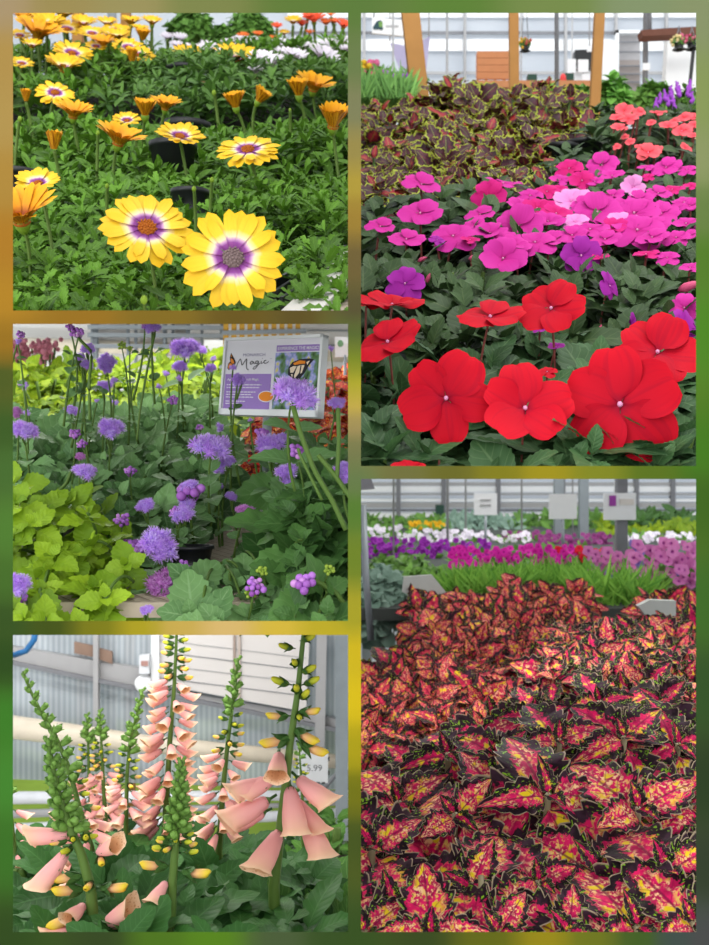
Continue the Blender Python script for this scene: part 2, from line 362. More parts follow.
def frame_mesh():
    xs = sorted({-24, 735, *np.linspace(0, 709, 60).round(1).tolist(), 13, 348, 361, 696}); ys = sorted({-24, 970, *np.linspace(0, 945, 80).round(1).tolist(), 13, 310.5, 324, 621, 635, 932, 466, 479})
    nx, ny = len(xs), len(ys); fr, bk = 0.700, 0.708
    v = np.array([P(x, y, Y) for Y in (fr, bk) for y in ys for x in xs]); f = []
    solid = lambda i, j: 0 <= i < nx - 1 and 0 <= j < ny - 1 and not any(a <= (xs[i] + xs[i + 1]) / 2 <= b and c <= (ys[j] + ys[j + 1]) / 2 <= d for a, b, c, d in OPEN)
    o = nx * ny
    for j in range(ny - 1):
        for i in range(nx - 1):
            if not solid(i, j): continue
            a, b, c, d = j * nx + i, j * nx + i + 1, (j + 1) * nx + i + 1, (j + 1) * nx + i
            f += [[a, d, c, b, 0], [o + a, o + b, o + c, o + d, 0]]
            for (di, dj, p, q) in ((-1, 0, a, d), (1, 0, c, b), (0, -1, b, a), (0, 1, d, c)):
                if not solid(i + di, j + dj): f.append([p, o + p, o + q, q, 0])
    f = np.array(f); cols = []
    for Y in (0, 1):
        for y in ys:
            for x in xs:
                w = np.array([1 / ((x - a) ** 2 + (y - b) ** 2 + 60) ** 1.6 for a, b, _ in FC]); w /= w.sum()
                cols.append(sum(k * np.array(c) for k, (_, _, c) in zip(w, FC)))
    t = NT('mottled green and ochre paint')
    m = t.out(t.n('Attribute', attribute_name='Col').outputs['Color'], .75, .1)
    me = raw_mesh('wall_front', v, f, np.zeros((len(v), 2)), np.zeros(len(v)), m, False)
    at = me.attributes.new('Col', 'FLOAT_COLOR', 'POINT'); at.data.foreach_set('color', np.array(cols, np.float32).ravel())
    return struct(link('wall_front', me, None, np.eye(4)))
frame_mesh()
for x in (-.262, .262): struct(MB().box((x - .02, .71, 0), (x + .02, .74, 1.19)).build('trim_1', M['white'], smooth=False))
struct(MB().box((-6, -3, -.05), (6, 8, 0)).build('floor', M['concrete'], smooth=False))
struct(MB().box((-.0011, .712, 0.6), (.0011, 2.9, 2.6)).build('wall_divider', M['white'], smooth=False))
# ---------------------------------------------------------------- upper left bay: yellow daisies on a sloping bench
def petal_mat(name, stops, back, back2, rough=.5, streak=.25):
    t = NT(name); a, b, r, vec = t.leafuv()
    col = t.ramp(b, stops)
    st = t.noise(t.n('VectorMath', {0: vec, 1: (14, .8, 1)}, operation='MULTIPLY').outputs[0], 1.0, 2.0)
    col = t.mix(t.M('MULTIPLY', t.step(st, .45, .75), streak), col, t.mix(.75, col, srgb('#d07c08')))
    bc = t.mix(t.step(st, .38, .62), srgb(back), srgb(back2))
    g = t.n('NewGeometry').outputs['Backfacing']
    return t.out(t.mix(g, col, bc), rough, .25, .12)
PY = petal_mat('yellow daisy petal', [(0, '#5c1a66'), (.2, '#8a3f92'), (.27, '#c494c0'), (.34, '#f0e0b0'), (.5, '#ecc830'), (1, '#e8b40c')], '#985008', '#ecb01c')
PG = petal_mat('golden daisy petal', [(0, '#7a2a3a'), (.2, '#a8541c'), (.4, '#e0961a'), (1, '#eeaf12')], '#8a4608', '#e8a418')
PWH = petal_mat('white daisy petal', [(0, '#8c7a9c'), (.25, '#d0c8d6'), (1, '#e6dde4')], '#b39aa8', '#e2d6de', streak=.0)
POR = petal_mat('orange daisy petal', [(0, '#a8421a'), (.3, '#e8702a'), (1, '#f27a3c')], '#c65a1c', '#e88438')
PRD = petal_mat('coral daisy petal', [(0, '#a8321a'), (.3, '#e8502e'), (1, '#f0603c')], '#c6401c', '#e86438')
t = NT('daisy disc'); DISC = t.out(t.ramp(t.noise(t.obj(), 900.0, 1.0), [(.35, '#4a1f28'), (.5, '#a85212'), (.62, '#e0891c')]), .7, .2)
t = NT('grey daisy disc'); DISC2 = t.out(t.ramp(t.noise(t.obj(), 900.0, 1.0), [(.35, '#5c4a50'), (.6, '#8f7a76')]), .7, .2)
CAL = m_leaf('green bud', '#6f8f2a', '#9ab43a', transl=.05)
def daisy(e, cup, np_=18, w=.15, r0=.14, two=True, name='flower', m=None):
    b = MB(); L = 1 - r0
    for lay in range(2 if two else 1):
        k = np_ if lay == 0 else np_ // 2
        tp = [leaf_tpl(9, 5, w * q, 1.1 if q > 1 else .8, .4, fold=.1, droop=cup * .9, wave=.01) for q in (1.0, 1.12, .9)]
        for i in range(k):
            a = 2 * PI * (i + (.5 if lay else 0) + U(-.22, .22)) / k; ee = e + U(-.10, .10) + (.1 if lay else 0)
            rd = np.array([math.cos(a), math.sin(a), 0]); z = np.array([0, 0, 1.0])
            d = rd * math.cos(ee) + z * math.sin(ee); n = -rd * math.sin(ee) + z * math.cos(ee)
            b.inst(tp[i % 3], rd * r0 + z * (.01 * lay), frames(d, n), L * U(.9, 1.04) * (.9 if lay else 1))
    return b.mesh(name, m or PY)
DEMO = {}
for key, args in {'O': (.06, .12), 'o': (.32, .12), 'H': (.98, .42), 'C': (1.2, .12), 'T': (1.38, .05)}.items():
    for nm, m in (('y', PY), ('g', PG), ('w', PWH), ('r', POR), ('c', PRD)):
        if nm in 'wrc' and key == 'T': continue
        DEMO[key + nm] = [daisy(*args, np_=19 if nm in 'yg' else 14, w=(.165 if key in 'Oo' else .15), m=m) for _ in range(2 if nm in 'yg' else 1)]
def disc_mesh(m):
    b = MB(); b.inst(SPH, np.zeros(3), np.eye(3), np.array([[.2, .2, .1]]))
    k = 34
    for i in range(k):
        r = .2 * math.sqrt((i + .5) / k); a = i * 2.4
        b.inst(SPL, np.array([r * math.cos(a), r * math.sin(a), .10 * math.sqrt(max(0, 1 - (r / .21) ** 2)) + .01]), np.eye(3), .026)
    return b.mesh('flower_disc', m)
DM, DM2 = disc_mesh(DISC), disc_mesh(DISC2)
b = MB(); b.inst(lathe_tpl([(.001, -.30), (.08, -.28), (.17, -.12), (.19, .04), (.14, .06)], 12), np.zeros(3), np.eye(3), 1.0)
CALM = b.mesh('calyx', CAL)
b = MB(); b.inst(SPH, np.zeros(3), np.eye(3), np.array([[.5, .5, .62]])); 
for i in range(8):
    a = i * PI / 4; rd = np.array([math.cos(a), math.sin(a), 0]); b.inst(leaf_tpl(6, 3, .2, .6, .8, droop=.5), rd * .3 + np.array([0, 0, -.5]), frames(rd * .45 + np.array([0, 0, 1.0]), rd), 1.05)
BUDM = b.mesh('flower_bud', CAL)
def shared(me, name, parent, W, bay):
    o = link(name, me, parent, W); CUT.append((o, bay)); return o
def put_daisy(plant, px, py, wpx, kind, asp, roll, Y, base, stem_r=.0011):
    c = P(px, py, Y); R = wpx / 2 / F * Y * (1.3 if wpx < 38 and py < 80 else 1.15 if wpx < 45 else 1)
    n = face(c, asp, roll); 
    if kind == 'B':
        W = mat4(rot_to(n), c, R); fl = shared(BUDM, 'flower_bud', plant, W, 1)
    else:
        k0 = kind[0]
        if k0 in 'HCT': R = R / {'H': .82, 'C': .55, 'T': .36}[k0]
        mv = DEMO[kind]; W = mat4(rot_to(n, U(0, 6)), c, R); fl = shared(mv[int(rng.integers(len(mv)))], 'flower', plant, W, 1)
        if k0 in 'Oo' or wpx > 24: shared(DM2 if wpx > 100 else DM, 'flower_disc', fl, W, 1)
        if k0 in 'HCT' and wpx > 14: shared(CALM, 'calyx', fl, W, 1)
    s = MB(); q0 = c - n * R * .1
    s.tube(curve(q0, base, np.array([0, 0, .012]) + np.array([n[0], n[1], 0]) * -.012, 7), stem_r * Y + .0004, 5, rnd=.4)
    s.build('stem', M['stem'], fl, 1, W)
    return fl
B1A, B1S = 1.2958, .4527
def Y1(py): return (1.5 - B1A) / (B1S - (CY - py) / F)
PLANTS1 = [  # px, Y, label
 (50, .84, 'Y', 'yellow daisy plant cut off by the left frame edge, with a big orange half-closed flower'),
 (170, .84, 'Y', 'yellow daisy plant in front bearing the two largest purple-centred flowers'),
 (310, .86, 'Y', 'leafy daisy plant without open flowers beside the white bench rail'),
 (30, 1.16, 'Y', 'leafy daisy plant with thin buds above the big orange half-closed flower'),
 (128, 1.2, 'Y', 'daisy plant with a golden cup-shaped flower with one drooping petal'),
 (225, 1.2, 'Y', 'daisy plant with two flat-topped yellow flowers side by side behind the big pair'),
 (318, 1.2, 'Y', 'daisy plant with a golden half-closed flower touching the divider'),
 (66, 1.75, 'Y', 'daisy plant with one open yellow flower facing up and a half-closed one below it'),
 (150, 1.62, 'Y', 'daisy plant with a tight trio of yellow and golden half-closed flowers'),
 (245, 1.62, 'Y', 'daisy plant with a pair of golden cups and a single tall bud'),
 (318, 1.70, 'Y', 'daisy plant with a twin pair of golden half-open flowers'),
 (40, 2.6, 'Y', 'daisy plant at the back crowded with golden flowers in the upper left corner'),
 (122, 2.5, 'Y', 'daisy plant at the back with a dense cluster of yellow flowers before the timber posts'),
 (186, 2.45, 'W', 'pinkish white daisy plant behind the black pots'),
 (258, 2.25, 'W', 'white daisy plant in the middle of the white-flowered row'),
 (325, 2.2, 'W', 'white daisy plant with flowers closest to the divider'),
 (268, 2.9, 'R', 'daisy plant dotted with small orange-yellow flowers behind the white ones'),
 (325, 3.0, 'R', 'coral and orange flowering daisy plant in the upper right corner of its bay')]
FL1 = '''147,228,96,Oy,.74,.1 233,258,108,Oy,.93,0 22,222,74,Hg,.42,-.25 38,184,42,oy,.5,-.2 180,137,52,oy,.42,.1 248,150,67,Oy,.42,-.1 118,144,42,Hg,.25,.2
55,93,37,Oy,.5,0 73,117,33,Hg,.3,.1 54,149,14,Tg,.1,0 145,116,21,Cg,.2,0 165,109,27,Hg,.25,.1 127,121,27,oy,.45,-.1 187,61,26,Hg,.3,0 235,63,32,Hg,.3,.1 214,93,8,B,.1,0
236,108,20,Cg,.2,-.2 258,102,18,Cg,.2,.5 299,96,21,Cg,.2,-.1 313,90,34,Hg,.3,.2 333,127,28,Cg,.35,.1 26,101,9,Tg,.1,0 20,119,8,B,.1,0 98,133,7,B,.1,0 194,189,8,B,.3,0 144,300,13,B,.4,0 212,180,8,B,.3,0 107,186,7,B,.3,0 290,110,5,B,.3,0
22,64,20,oy,.4,0 38,38,36,Hg,.3,.1 20,36,20,oy,.35,0 47,28,28,Hy,.3,0 24,21,22,Hg,.3,0 40,15,26,Hg,.2,0 62,18,25,Hg,.2,.1 67,30,27,oy,.4,0 72,54,33,oy,.45,.1 64,71,28,Hg,.3,0 32,48,16,Hy,.3,0
92,34,22,oy,.4,0 84,27,20,Hg,.3,0 103,46,20,Hg,.3,0 96,47,18,oy,.4,0 117,40,20,Hg,.3,0 113,30,18,oy,.4,0 128,48,26,oy,.45,0 139,56,26,oy,.45,.1 132,62,9,Tg,.2,0 107,26,16,Hg,.3,0 131,25,17,Hg,.2,0 140,32,14,Hy,.2,0 152,25,16,Hg,.25,0 122,33,14,Hy,.3,0 143,40,12,Cg,.2,0 108,36,14,Hy,.3,0
180,40,12,Hw,.4,0 167,39,11,Hw,.4,0 176,47,11,Hw,.3,0 199,53,14,Hw,.5,0 208,51,16,Hw,.4,.1 192,49,11,Hw,.3,0 228,47,13,Hw,.4,0 236,52,14,Hw,.4,0 222,55,12,Hw,.3,0 244,45,14,Hw,.4,0 255,44,12,Hw,.4,0 252,57,13,Hw,.3,0 262,65,24,Hw,.35,.1 273,66,20,Hw,.3,-.2 283,49,18,Hw,.3,0 284,56,16,Hw,.3,0 295,61,22,Hw,.25,.2 303,51,16,Hw,.3,0 298,44,12,Hw,.4,0 322,61,26,Hw,.3,.4 329,50,18,Hw,.4,0 341,44,15,Hw,.3,0 345,54,9,Cw,.4,0 238,42,11,Hw,.3,0 208,63,9,Hw,.3,0 256,73,13,Hw,.3,0 222,69,8,Hw,.3,0
277,28,9,Hc,.4,0 293,24,14,Hy,.3,0 302,26,11,Hc,.3,0 314,22,18,Hc,.4,0 326,25,12,Hr,.3,0 331,16,8,Hr,.3,0 343,28,15,Hc,.3,.2 308,18,10,Hc,.3,0 284,35,9,Hy,.3,0 258,36,9,Hr,.3,0 243,38,10,Hr,.3,0 310,34,8,Hr,.3,0 273,40,8,Hr,.3,0 335,23,9,Hr,.3,0 276,46,6,Cr,.3,0'''
OL = [leaf_tpl(11, 3, U(.17, .23), .9, .6, True, .2, fold=.25, droop=U(.1, .35)) for _ in range(3)] + [leaf_tpl(11, 3, .14, 1.0, .6, True, .25, fold=.3, droop=.3)]
OLs = [leaf_tpl(6, 3, .2, .9, .7, fold=.25, droop=.25), leaf_tpl(6, 3, .17, .9, .7, fold=.3, droop=.1)]
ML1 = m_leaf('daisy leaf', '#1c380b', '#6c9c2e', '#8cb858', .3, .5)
ML1b = m_leaf('grey green daisy leaf', '#26481a', '#688f3e', '#86b85a', .25, .5)
roots = []
GRP = {'Y': 'yellow daisies on the sloping bench', 'W': 'white daisies at the back of the bench', 'R': 'orange daisies at the back of the bench'}
for px, Y, k, lab in PLANTS1:
    z = B1A + B1S * Y - .16; loc = np.array([(px - CX) / F * Y, Y, z])
    roots.append(thing('daisy_plant', lab, 'flowering plant', loc, GRP[k]))
pc = np.array([[p[0] * 1.0, p[1]] for p in PLANTS1])
def near_plant(px, Y): return int(np.argmin(((px - pc[:, 0]) / 1.0) ** 2 * (Y / F) ** 2 + (Y - pc[:, 1]) ** 2 * .8))
n = 5200
px = U(-28, 352, n); py = U(36, 345, n)
Yf = (1.5 - B1A + .035) / (B1S - (CY - py) / F); keep = (Yf > .735) & (Yf < 3.5) & (U(0, 1, n) < np.clip(.28 * Yf ** 1.25, 0, 1)); px, py, Yf = px[keep], py[keep], Yf[keep]
own = np.array([near_plant(a, b) for a, b in zip(px, Yf)])
dd = np.hypot((px - pc[own, 0]) * Yf / F, (Yf - pc[own, 1]) * .8)
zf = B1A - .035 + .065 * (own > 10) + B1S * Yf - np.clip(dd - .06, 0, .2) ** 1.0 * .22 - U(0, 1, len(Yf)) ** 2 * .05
pos = np.stack([(px - CX) / F * Yf, Yf, zf], 1)
for i, r in enumerate(roots):
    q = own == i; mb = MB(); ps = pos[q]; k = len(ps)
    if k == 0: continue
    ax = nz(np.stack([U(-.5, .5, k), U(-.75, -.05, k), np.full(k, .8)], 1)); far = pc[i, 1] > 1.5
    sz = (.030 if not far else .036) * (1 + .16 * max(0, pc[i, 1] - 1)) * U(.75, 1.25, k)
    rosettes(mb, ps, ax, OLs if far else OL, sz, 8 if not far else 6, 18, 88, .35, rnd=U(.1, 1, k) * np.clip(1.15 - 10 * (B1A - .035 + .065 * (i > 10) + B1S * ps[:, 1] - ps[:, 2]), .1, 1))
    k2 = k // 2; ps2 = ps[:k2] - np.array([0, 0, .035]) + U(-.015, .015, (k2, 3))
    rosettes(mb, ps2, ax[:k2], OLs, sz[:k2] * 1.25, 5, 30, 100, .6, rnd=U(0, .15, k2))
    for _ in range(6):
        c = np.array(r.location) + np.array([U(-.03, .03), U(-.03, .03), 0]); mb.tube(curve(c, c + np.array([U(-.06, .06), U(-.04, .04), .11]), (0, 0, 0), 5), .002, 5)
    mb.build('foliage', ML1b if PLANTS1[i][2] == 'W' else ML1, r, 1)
for qi, it in enumerate(FL1.split()):
    a = it.split(','); x, y, wd = map(float, a[:3]); Y = min(max(Y1(y), .76), 3.4)
    if wd > 90: Y = {147: .80, 233: .765}[int(x)]
    if a[3] == 'B' or x == 24: Y = min(Y, Y1(min(y, 230)))
    if x == 38 and y > 180: Y = .95
    if a[3] == 'Hg' and y < 75 and qi % 3: a[3] = 'Hy'
    i = near_plant(x, Y + (.1 if y > 100 else 0)); r = roots[i]
    if a[3][-1] == 'w': i = 13 if x < 215 else 14 if x < 290 else 15
    elif a[3][-1] in 'rc' or x > 240 and y < 45: i = 16 if x < 290 else 17
    elif y < 75 and x < 160: i = 11 if x < 85 else 12
    if i in (11, 12): Y = 2.5 + (40 - y) * .006
    r = roots[i]; base = np.array([(x + U(-14, 14) - CX) / F * Y, Y + .03, B1A + B1S * Y - .075])
    put_daisy(r, x, y, wd, a[3], float(a[4]), float(a[5]), Y, base, .0013)
# bench, tray, rail, pots and what stands behind
b = MB(); s = B1S; x0, x1 = -.9, -.005
sl = lambda Y, dz: B1A + B1S * Y + dz
def slab(mb, xa, xb, Ya, Yb, fn, d0, d1, mat=0):
    v = [[x, Y, fn(Y, d)] for d in (d1, d0) for Y in (Ya, Yb) for x in (xa, xb)]
    return mb.add(v, [[0, 2, 3, 1], [4, 5, 7, 6], [0, 1, 5, 4], [2, 6, 7, 3], [0, 4, 6, 2], [1, 3, 7, 5]])
slab(b, -1.3, -.006, 1.26, 3.6, sl, -.16, -.18)
tb = thing('planting_bench', 'sloping dark bench top under the rows of daisies', 'bench', (-.4, 2, 1.9))
b.build('bench_top', M['soil'], tb, smooth=False)
b = MB()
for x in (-.035, -.95):
    b.box((x - .02, 3.5, 0), (x + .02, 3.54, 2.70))
    b.build('leg', M['steel'], tb, smooth=False); b = MB()
ra, rb = P(296, 330, .78), P(362, 262, .98)
b = MB().beam(ra, rb, .030, .02, (0, 0, 1)); e = thing('bench_rail', 'pale white bench rail slanting beside the black tray', 'rail', tuple(rb))
M['rail'] = m_plain('weathered white rail', '#d6d2cc', .6, .3)
trim_to(b.build('rail_bar', M['rail'], e, smooth=False), 1)
trim_to(MB().beam(ra + [.024, .0, -.004], rb + [.024, .0, -.004], .018, .02, (0, 0, 1)).build('rail_side', m_plain('beige rail side', '#b5a596', .7, .2), e, smooth=False), 1)
tr = thing('seed_tray', 'black plastic tray under the daisy leaves beside the rail', 'tray', tuple(P(310, 300, .86)))
b = MB(); ta, tb2 = P(282, 305, .83), P(352, 256, 1.03)
for k in range(3): b.beam(ta + [-.006 * k, .008 * k, .006 * k], tb2 + [-.006 * k, .008 * k, .006 * k], .003, .012, (0, 0, 1))
trim_to(b.build('tray_rim', M['black'], tr, smooth=False), 1)
PTS1 = [(186, 112, 1.85, .06, 'black nursery pot holding a sparse stem between the golden cup and the white daisies'), (173, 128, 1.5, .045, 'black nursery pot in the gap behind the golden trio'), (190, 170, 1.16, .028, 'small black pot rim between the two flat yellow flowers'), (16, 152, 1.22, .035, 'black pot edge showing by the left frame beneath the thin buds'), (182, 58, 2.4, .05, 'black pot beneath the pinkish white daisies')]
for x, y, Y, r, lab in PTS1:
    c = P(x, y + 24 / Y, Y); p = thing('nursery_pot', lab, 'pot', c - [0, 0, r * 1.3], 'black pots among the daisies'); b = MB(); pot(b, c - np.array([0, 0, r * 1.3]), r * .7, r * 1.3); b.build('pot_body', M['black'], p, 1)
    MB().inst(SPL, c - np.array([0, 0, r * .25]), np.eye(3), np.array([[r * .62, r * .62, r * .12]])).build('potting_soil', M['soil'], p, 1)
for x, Y, wd, mt, lab in ((83, 3.75, 10, 'wood', 'timber post standing behind the golden flowers at the left'), (131, 3.75, 9, 'wood', 'timber post standing behind the yellow flower cluster near the leafy plants')):
    c = P(x, 30, Y); w2 = wd / F * Y
    tag(MB().beam((c[0] + .0, Y, 0), (c[0] - .02, Y, 3.6), w2, w2).build('timber_post', M['wood'], bay=None, smooth=False), lab, 'post')
c = P(112, 30, 3.7); tag(MB().tube([(c[0], 3.7, 0), (c[0], 3.7, 3.6)], .015, 10).build('steel_post', M['steel']), 'grey steel post between the two timber posts', 'post')
b = MB().box((-1.35, 3.85, 2.70), (-.72, 4.3, 2.86)); bt = thing('display_table', 'pale grey table behind the golden flowers in the upper left', 'table', (-1, 4, 2.0)); b.build('table_top', m_plain('pale grey laminate', '#b9bac2', .5), bt, smooth=False)
b = MB()
for x in (-1.3, -.76): b.box((x - .02, 4.0, 0), (x + .02, 4.04, 2.7))
b.build('table_leg', M['steel'], bt, smooth=False)
GL = [leaf_tpl(6, 3, .3, .7, .8, fold=.2, droop=.3)]; MG = m_leaf('shrub leaf', '#2f5a26', '#7fae4e', None, 0)
def shrub(name, lab, cat, cpx, cpy, Y, wpx, hpx, bay, n=160, leaf=.03, mat=None, group=None, tpls=None, m=6, bottom=None):
    c = P(cpx, cpy + hpx / 2, Y); rx, h = wpx / 2 / F * Y, hpx / F * Y
    r = thing(name, lab, cat, c, group); b = MB(); v = nz(rng.normal(size=(n, 3))); v[:, 2] = np.abs(v[:, 2]); q = U(.55, 1, n)[:, None] ** .5
    ps = c + np.stack([v[:, 0] * rx, v[:, 1] * rx * .7, v[:, 2] * h * .6 + U(0, .38, n) * h], 1) * q
    rosettes(b, ps, nz(v + np.array([0, -.4, .6])), tpls or GL, leaf * U(.8, 1.2, n), m, 25, 95, .5)
    b.build('foliage', mat or MG, r, bay)
    s = MB()
    for k in range(4): MB().tube(curve(c, c + np.array([U(-.5, .5) * rx, U(-.2, .2) * rx, h * .7]), (0, 0, 0), 4), .004, 5).build('stem', M['stem'], r, bay)
    return r
shrub('leafy_plant', 'leafy green plant at the back top behind the black pots', 'plant', 190, 22, 3.7, 44, 34, 1, 120, .045)
shrub('leafy_plant', 'leafy green plant at the back top above the white daisies', 'plant', 250, 25, 3.7, 46, 36, 1, 120, .045)
shrub('leafy_plant', 'small leafy green plant beside the brown path at the back', 'plant', 222, 34, 3.6, 20, 20, 1, 60, .04)
struct(MB().box((-1.0, 3.9, 2.5), (-.1, 6, 2.9)).build('trim_2', m_plain('brown path', '#b48a66', .9, .1), smooth=False))
# ---------------------------------------------------------------- middle left bay: floss flowers, lime foliage and the sign
B2 = lambda Y: 1.386 + .16 * (Y - .8)
def wires(mb, x0, x1, Y0, Y1, step, zf):
    k = int((x1 - x0) / step)
    for j in range(int((Y1 - Y0) / (step * 1.1))):
        ya = Y0 + j * step * 1.1; xs = np.linspace(x0, x1, 2 * k + 1); ys = ya + (np.arange(2 * k + 1) % 2) * step * .55
        pts = np.stack([xs, ys, zf(ys) + .0015], 1); off = np.array([0, .0011, 0])
        v = np.concatenate([pts - off, pts + off]); n = len(pts); i = np.arange(n - 1)
        mb.add(v, np.stack([i, i + 1, i + 1 + n, i + n], 1))
        ys = ya + step * 1.1 - (np.arange(2 * k + 1) % 2) * step * .55
        pts = np.stack([xs, ys, zf(ys) + .0015], 1); v = np.concatenate([pts - off, pts + off]); mb.add(v, np.stack([i, i + 1, i + 1 + n, i + n], 1))
tb = thing('mesh_bench', 'beige wire mesh bench top under the purple floss flowers', 'bench', (-.3, 1.5, 1.4))
b = MB(); v = [[x, Y, B2(Y) - d] for d in (.012, 0) for Y in (.87, 2.7) for x in (-.95, -.006)]
b.add(v, [[0, 2, 3, 1], [4, 5, 7, 6], [0, 1, 5, 4], [2, 6, 7, 3], [0, 4, 6, 2], [1, 3, 7, 5]]); b.build('bench_top', m_plain('beige bench liner', '#b9ab97', .8, .15, scale=60, var=.15), tb, smooth=False)
b = MB(); wires(b, -.30, -.01, .87, 1.9, .0125, B2); b.build('wire_mesh', m_plain('brown wire', '#5f5042', .6, .3), tb, 2, smooth=False)
for x in (-.93, -.03): MB().box((x - .015, 2.6, 0), (x + .015, 2.63, 1.66)).build('bench_leg', M['steel'], tb, smooth=False)

PUR = NT('purple floss'); a_, b_, r_, vv = PUR.leafuv()
PUR = PUR.out(PUR.mix(PUR.M('MULTIPLY', r_, .6), PUR.ramp(b_, [(0, '#a070d8'), (.4, '#c89cfa'), (1, '#e8d4ff')]), srgb('#d08af0')), .7, .15, .25)
PNK = NT('pinkish floss'); a_, b_, r_, vv = PNK.leafuv()
PNK = PNK.out(PNK.mix(PNK.M('MULTIPLY', r_, .5), PNK.ramp(b_, [(0, '#8a3a88'), (.5, '#c470c8'), (1, '#e4b0ea')]), srgb('#c878c0')), .7, .15, .2)
PBU = NT('purple buds'); a_, b_, r_, vv = PBU.leafuv(); PBU = PBU.out(PBU.ramp(r_, [(0, '#8a4a9c'), (.5, '#b070cc'), (1, '#c98fd0')]), .6, .25)
GBU = m_leaf('green buds', '#6a8c2a', '#a2b848', transl=.05)
def floss(np_, r, nf, flat, seed):
    b = MB(); fl = (np.array([[-.04, 0, 0], [.04, 0, 0], [.022, 0, 1], [-.022, 0, 1]]), np.array([[0, 1, 2, 3]]), np.array([[.5, 0], [.5, 0], [.5, 1], [.5, 1]]))
    for i in range(np_):
        q = math.sqrt((i + .5) / np_) * (.5 - r * .7); a = i * 2.4 + seed; c = np.array([q * math.cos(a), q * math.sin(a), flat * (1 - (q * 2) ** 2) + U(-.04, .04)])
        d = nz(rng.normal(size=(nf, 3)) + np.array([0, 0, .55])); rn = U(0, 1)
        R = frames(np.cross(d, rng.normal(size=(nf, 3))), d); b.inst(fl, c, R, np.stack([np.full(nf, 1.3 * r), np.full(nf, 1), r * U(.75, 1.1, nf)], 1), rnd=rn)
        b.inst(SPL, c, np.eye(3), r * .42, rnd=rn)
    return b
FLO = [floss(k, r, 120, .16, s).mesh('flower_head', PUR) for k, r, s in ((16, .19, 0), (13, .21, 1), (20, .18, 2))]
FLP = [floss(18, .16, 100, .16, 3).mesh('flower_head', PNK)]
FLS = [floss(5, .27, 70, .1, 4).mesh('flower_head', PUR), floss(4, .3, 70, .1, 5).mesh('flower_head', PUR)]
def balls(n, r, m, s):
    b = MB()
    for i in range(n):
        q = math.sqrt((i + .5) / n) * .42; a = i * 2.4 + s; b.inst(SPH, np.array([q * math.cos(a), q * math.sin(a), .2 * (1 - 4 * q * q) + U(-.08, .08)]), np.eye(3), r * U(.8, 1.2))
        b.tube([(q * math.cos(a) * .9, q * math.sin(a) * .9, 0), (0, 0, -.5)], .02, 3)
    return b.mesh('flower_bud_cluster', m)
FLB = [balls(12, .13, PBU, 0), balls(9, .15, PBU, 1)]; FLG = [balls(10, .14, GBU, 2)]
HEADS = '''293,398,48,24,.86,F 157,548,40,40,.92,F 167,590,32,46,.90,P 132,551,20,28,.93,B 211,451,42,18,1.02,F 270,448,32,20,1.05,F 190,494,30,14,1.0,B 182,516,24,20,.98,F 187,505,18,12,1.0,F 24,433,28,18,1.05,F 111,431,28,19,1.12,F
185,352,32,14,1.3,F 180,368,16,12,1.3,F 179,379,9,9,1.3,S 200,351,14,8,1.35,F 211,369,12,10,1.3,F 214,359,9,5,1.4,S 233,368,9,8,1.1,S 238,381,13,15,1.1,F 337,405,19,10,1.0,F 331,349,8,7,1.6,S 227,463,18,14,1.05,F 220,471,16,10,1.05,S 262,434,15,10,1.06,B 282,439,14,9,1.06,F 269,457,24,10,1.03,F 297,452,18,16,.95,B 200,428,9,8,1.2,B 220,427,8,11,1.2,S 287,474,24,12,1.0,F 345,472,12,22,.85,F 287,481,14,12,1.0,F
84,474,24,11,1.0,F 146,507,19,13,1.0,F 122,521,18,18,.97,B 19,585,15,24,.84,F 22,600,13,11,.84,B 147,611,14,11,.86,F 175,512,12,12,.98,B 221,487,9,7,1.05,S 231,497,13,10,1.05,F 245,512,20,9,1.0,P 255,588,19,24,.85,B 305,584,24,26,.83,B 184,567,13,15,.92,B 329,571,13,13,.84,G 262,572,12,13,.86,G 250,594,14,14,.86,G 189,488,20,9,1.0,F 138,560,10,10,.93,S
152,329,17,12,1.1,F 145,327,9,9,1.1,B 78,334,16,12,1.1,B 70,328,10,10,1.1,B 88,350,15,12,1.12,F 87,365,13,13,1.12,F 106,363,13,20,1.15,F 80,358,10,8,1.12,F 105,388,17,10,1.2,F 114,381,11,8,1.2,S 23,386,13,9,1.2,S 20,335,10,9,1.05,B 18,342,9,8,1.05,S 27,414,10,7,1.2,S 16,412,8,12,1.1,P 72,412,16,8,1.2,F 75,435,14,12,1.1,B 80,457,11,9,1.05,P 82,445,12,10,1.08,B 130,472,14,8,1.05,B 133,381,8,6,1.3,S 159,387,8,8,1.3,S 166,374,9,8,1.35,S 173,401,10,12,1.2,B 115,403,9,6,1.25,S 122,346,8,10,1.25,G 130,349,7,7,1.25,G 97,401,6,5,1.2,S 250,420,6,6,1.1,S'''
AG = [leaf_tpl(15, 5, w_, .62, .95, True, .07, fold=.16, droop=d, wave=.03, pet=.12, ph=i) for i, (w_, d) in enumerate(((.40, .35), (.36, .2), (.42, .5)))]
AGs = [leaf_tpl(7, 3, .4, .62, .95, fold=.18, droop=.3, pet=.12), leaf_tpl(7, 3, .36, .62, .95, fold=.15, droop=.15, pet=.12)]
MAG = m_leaf('grey green leaf', '#3c6434', '#7fa868', '#9cbc88', .35, .5); MLI = m_leaf('lime leaf', '#5f8418', '#9dbd2c', '#7a9c28', .35, .45, .25); MDK = m_leaf('dark green leaf', '#2c5024', '#5f8a46', '#7c9c62', .3, .45)
MYG = m_leaf('yellow green leaf', '#44700f', '#a2bb26', '#ccd24c', .3, .45, .25)
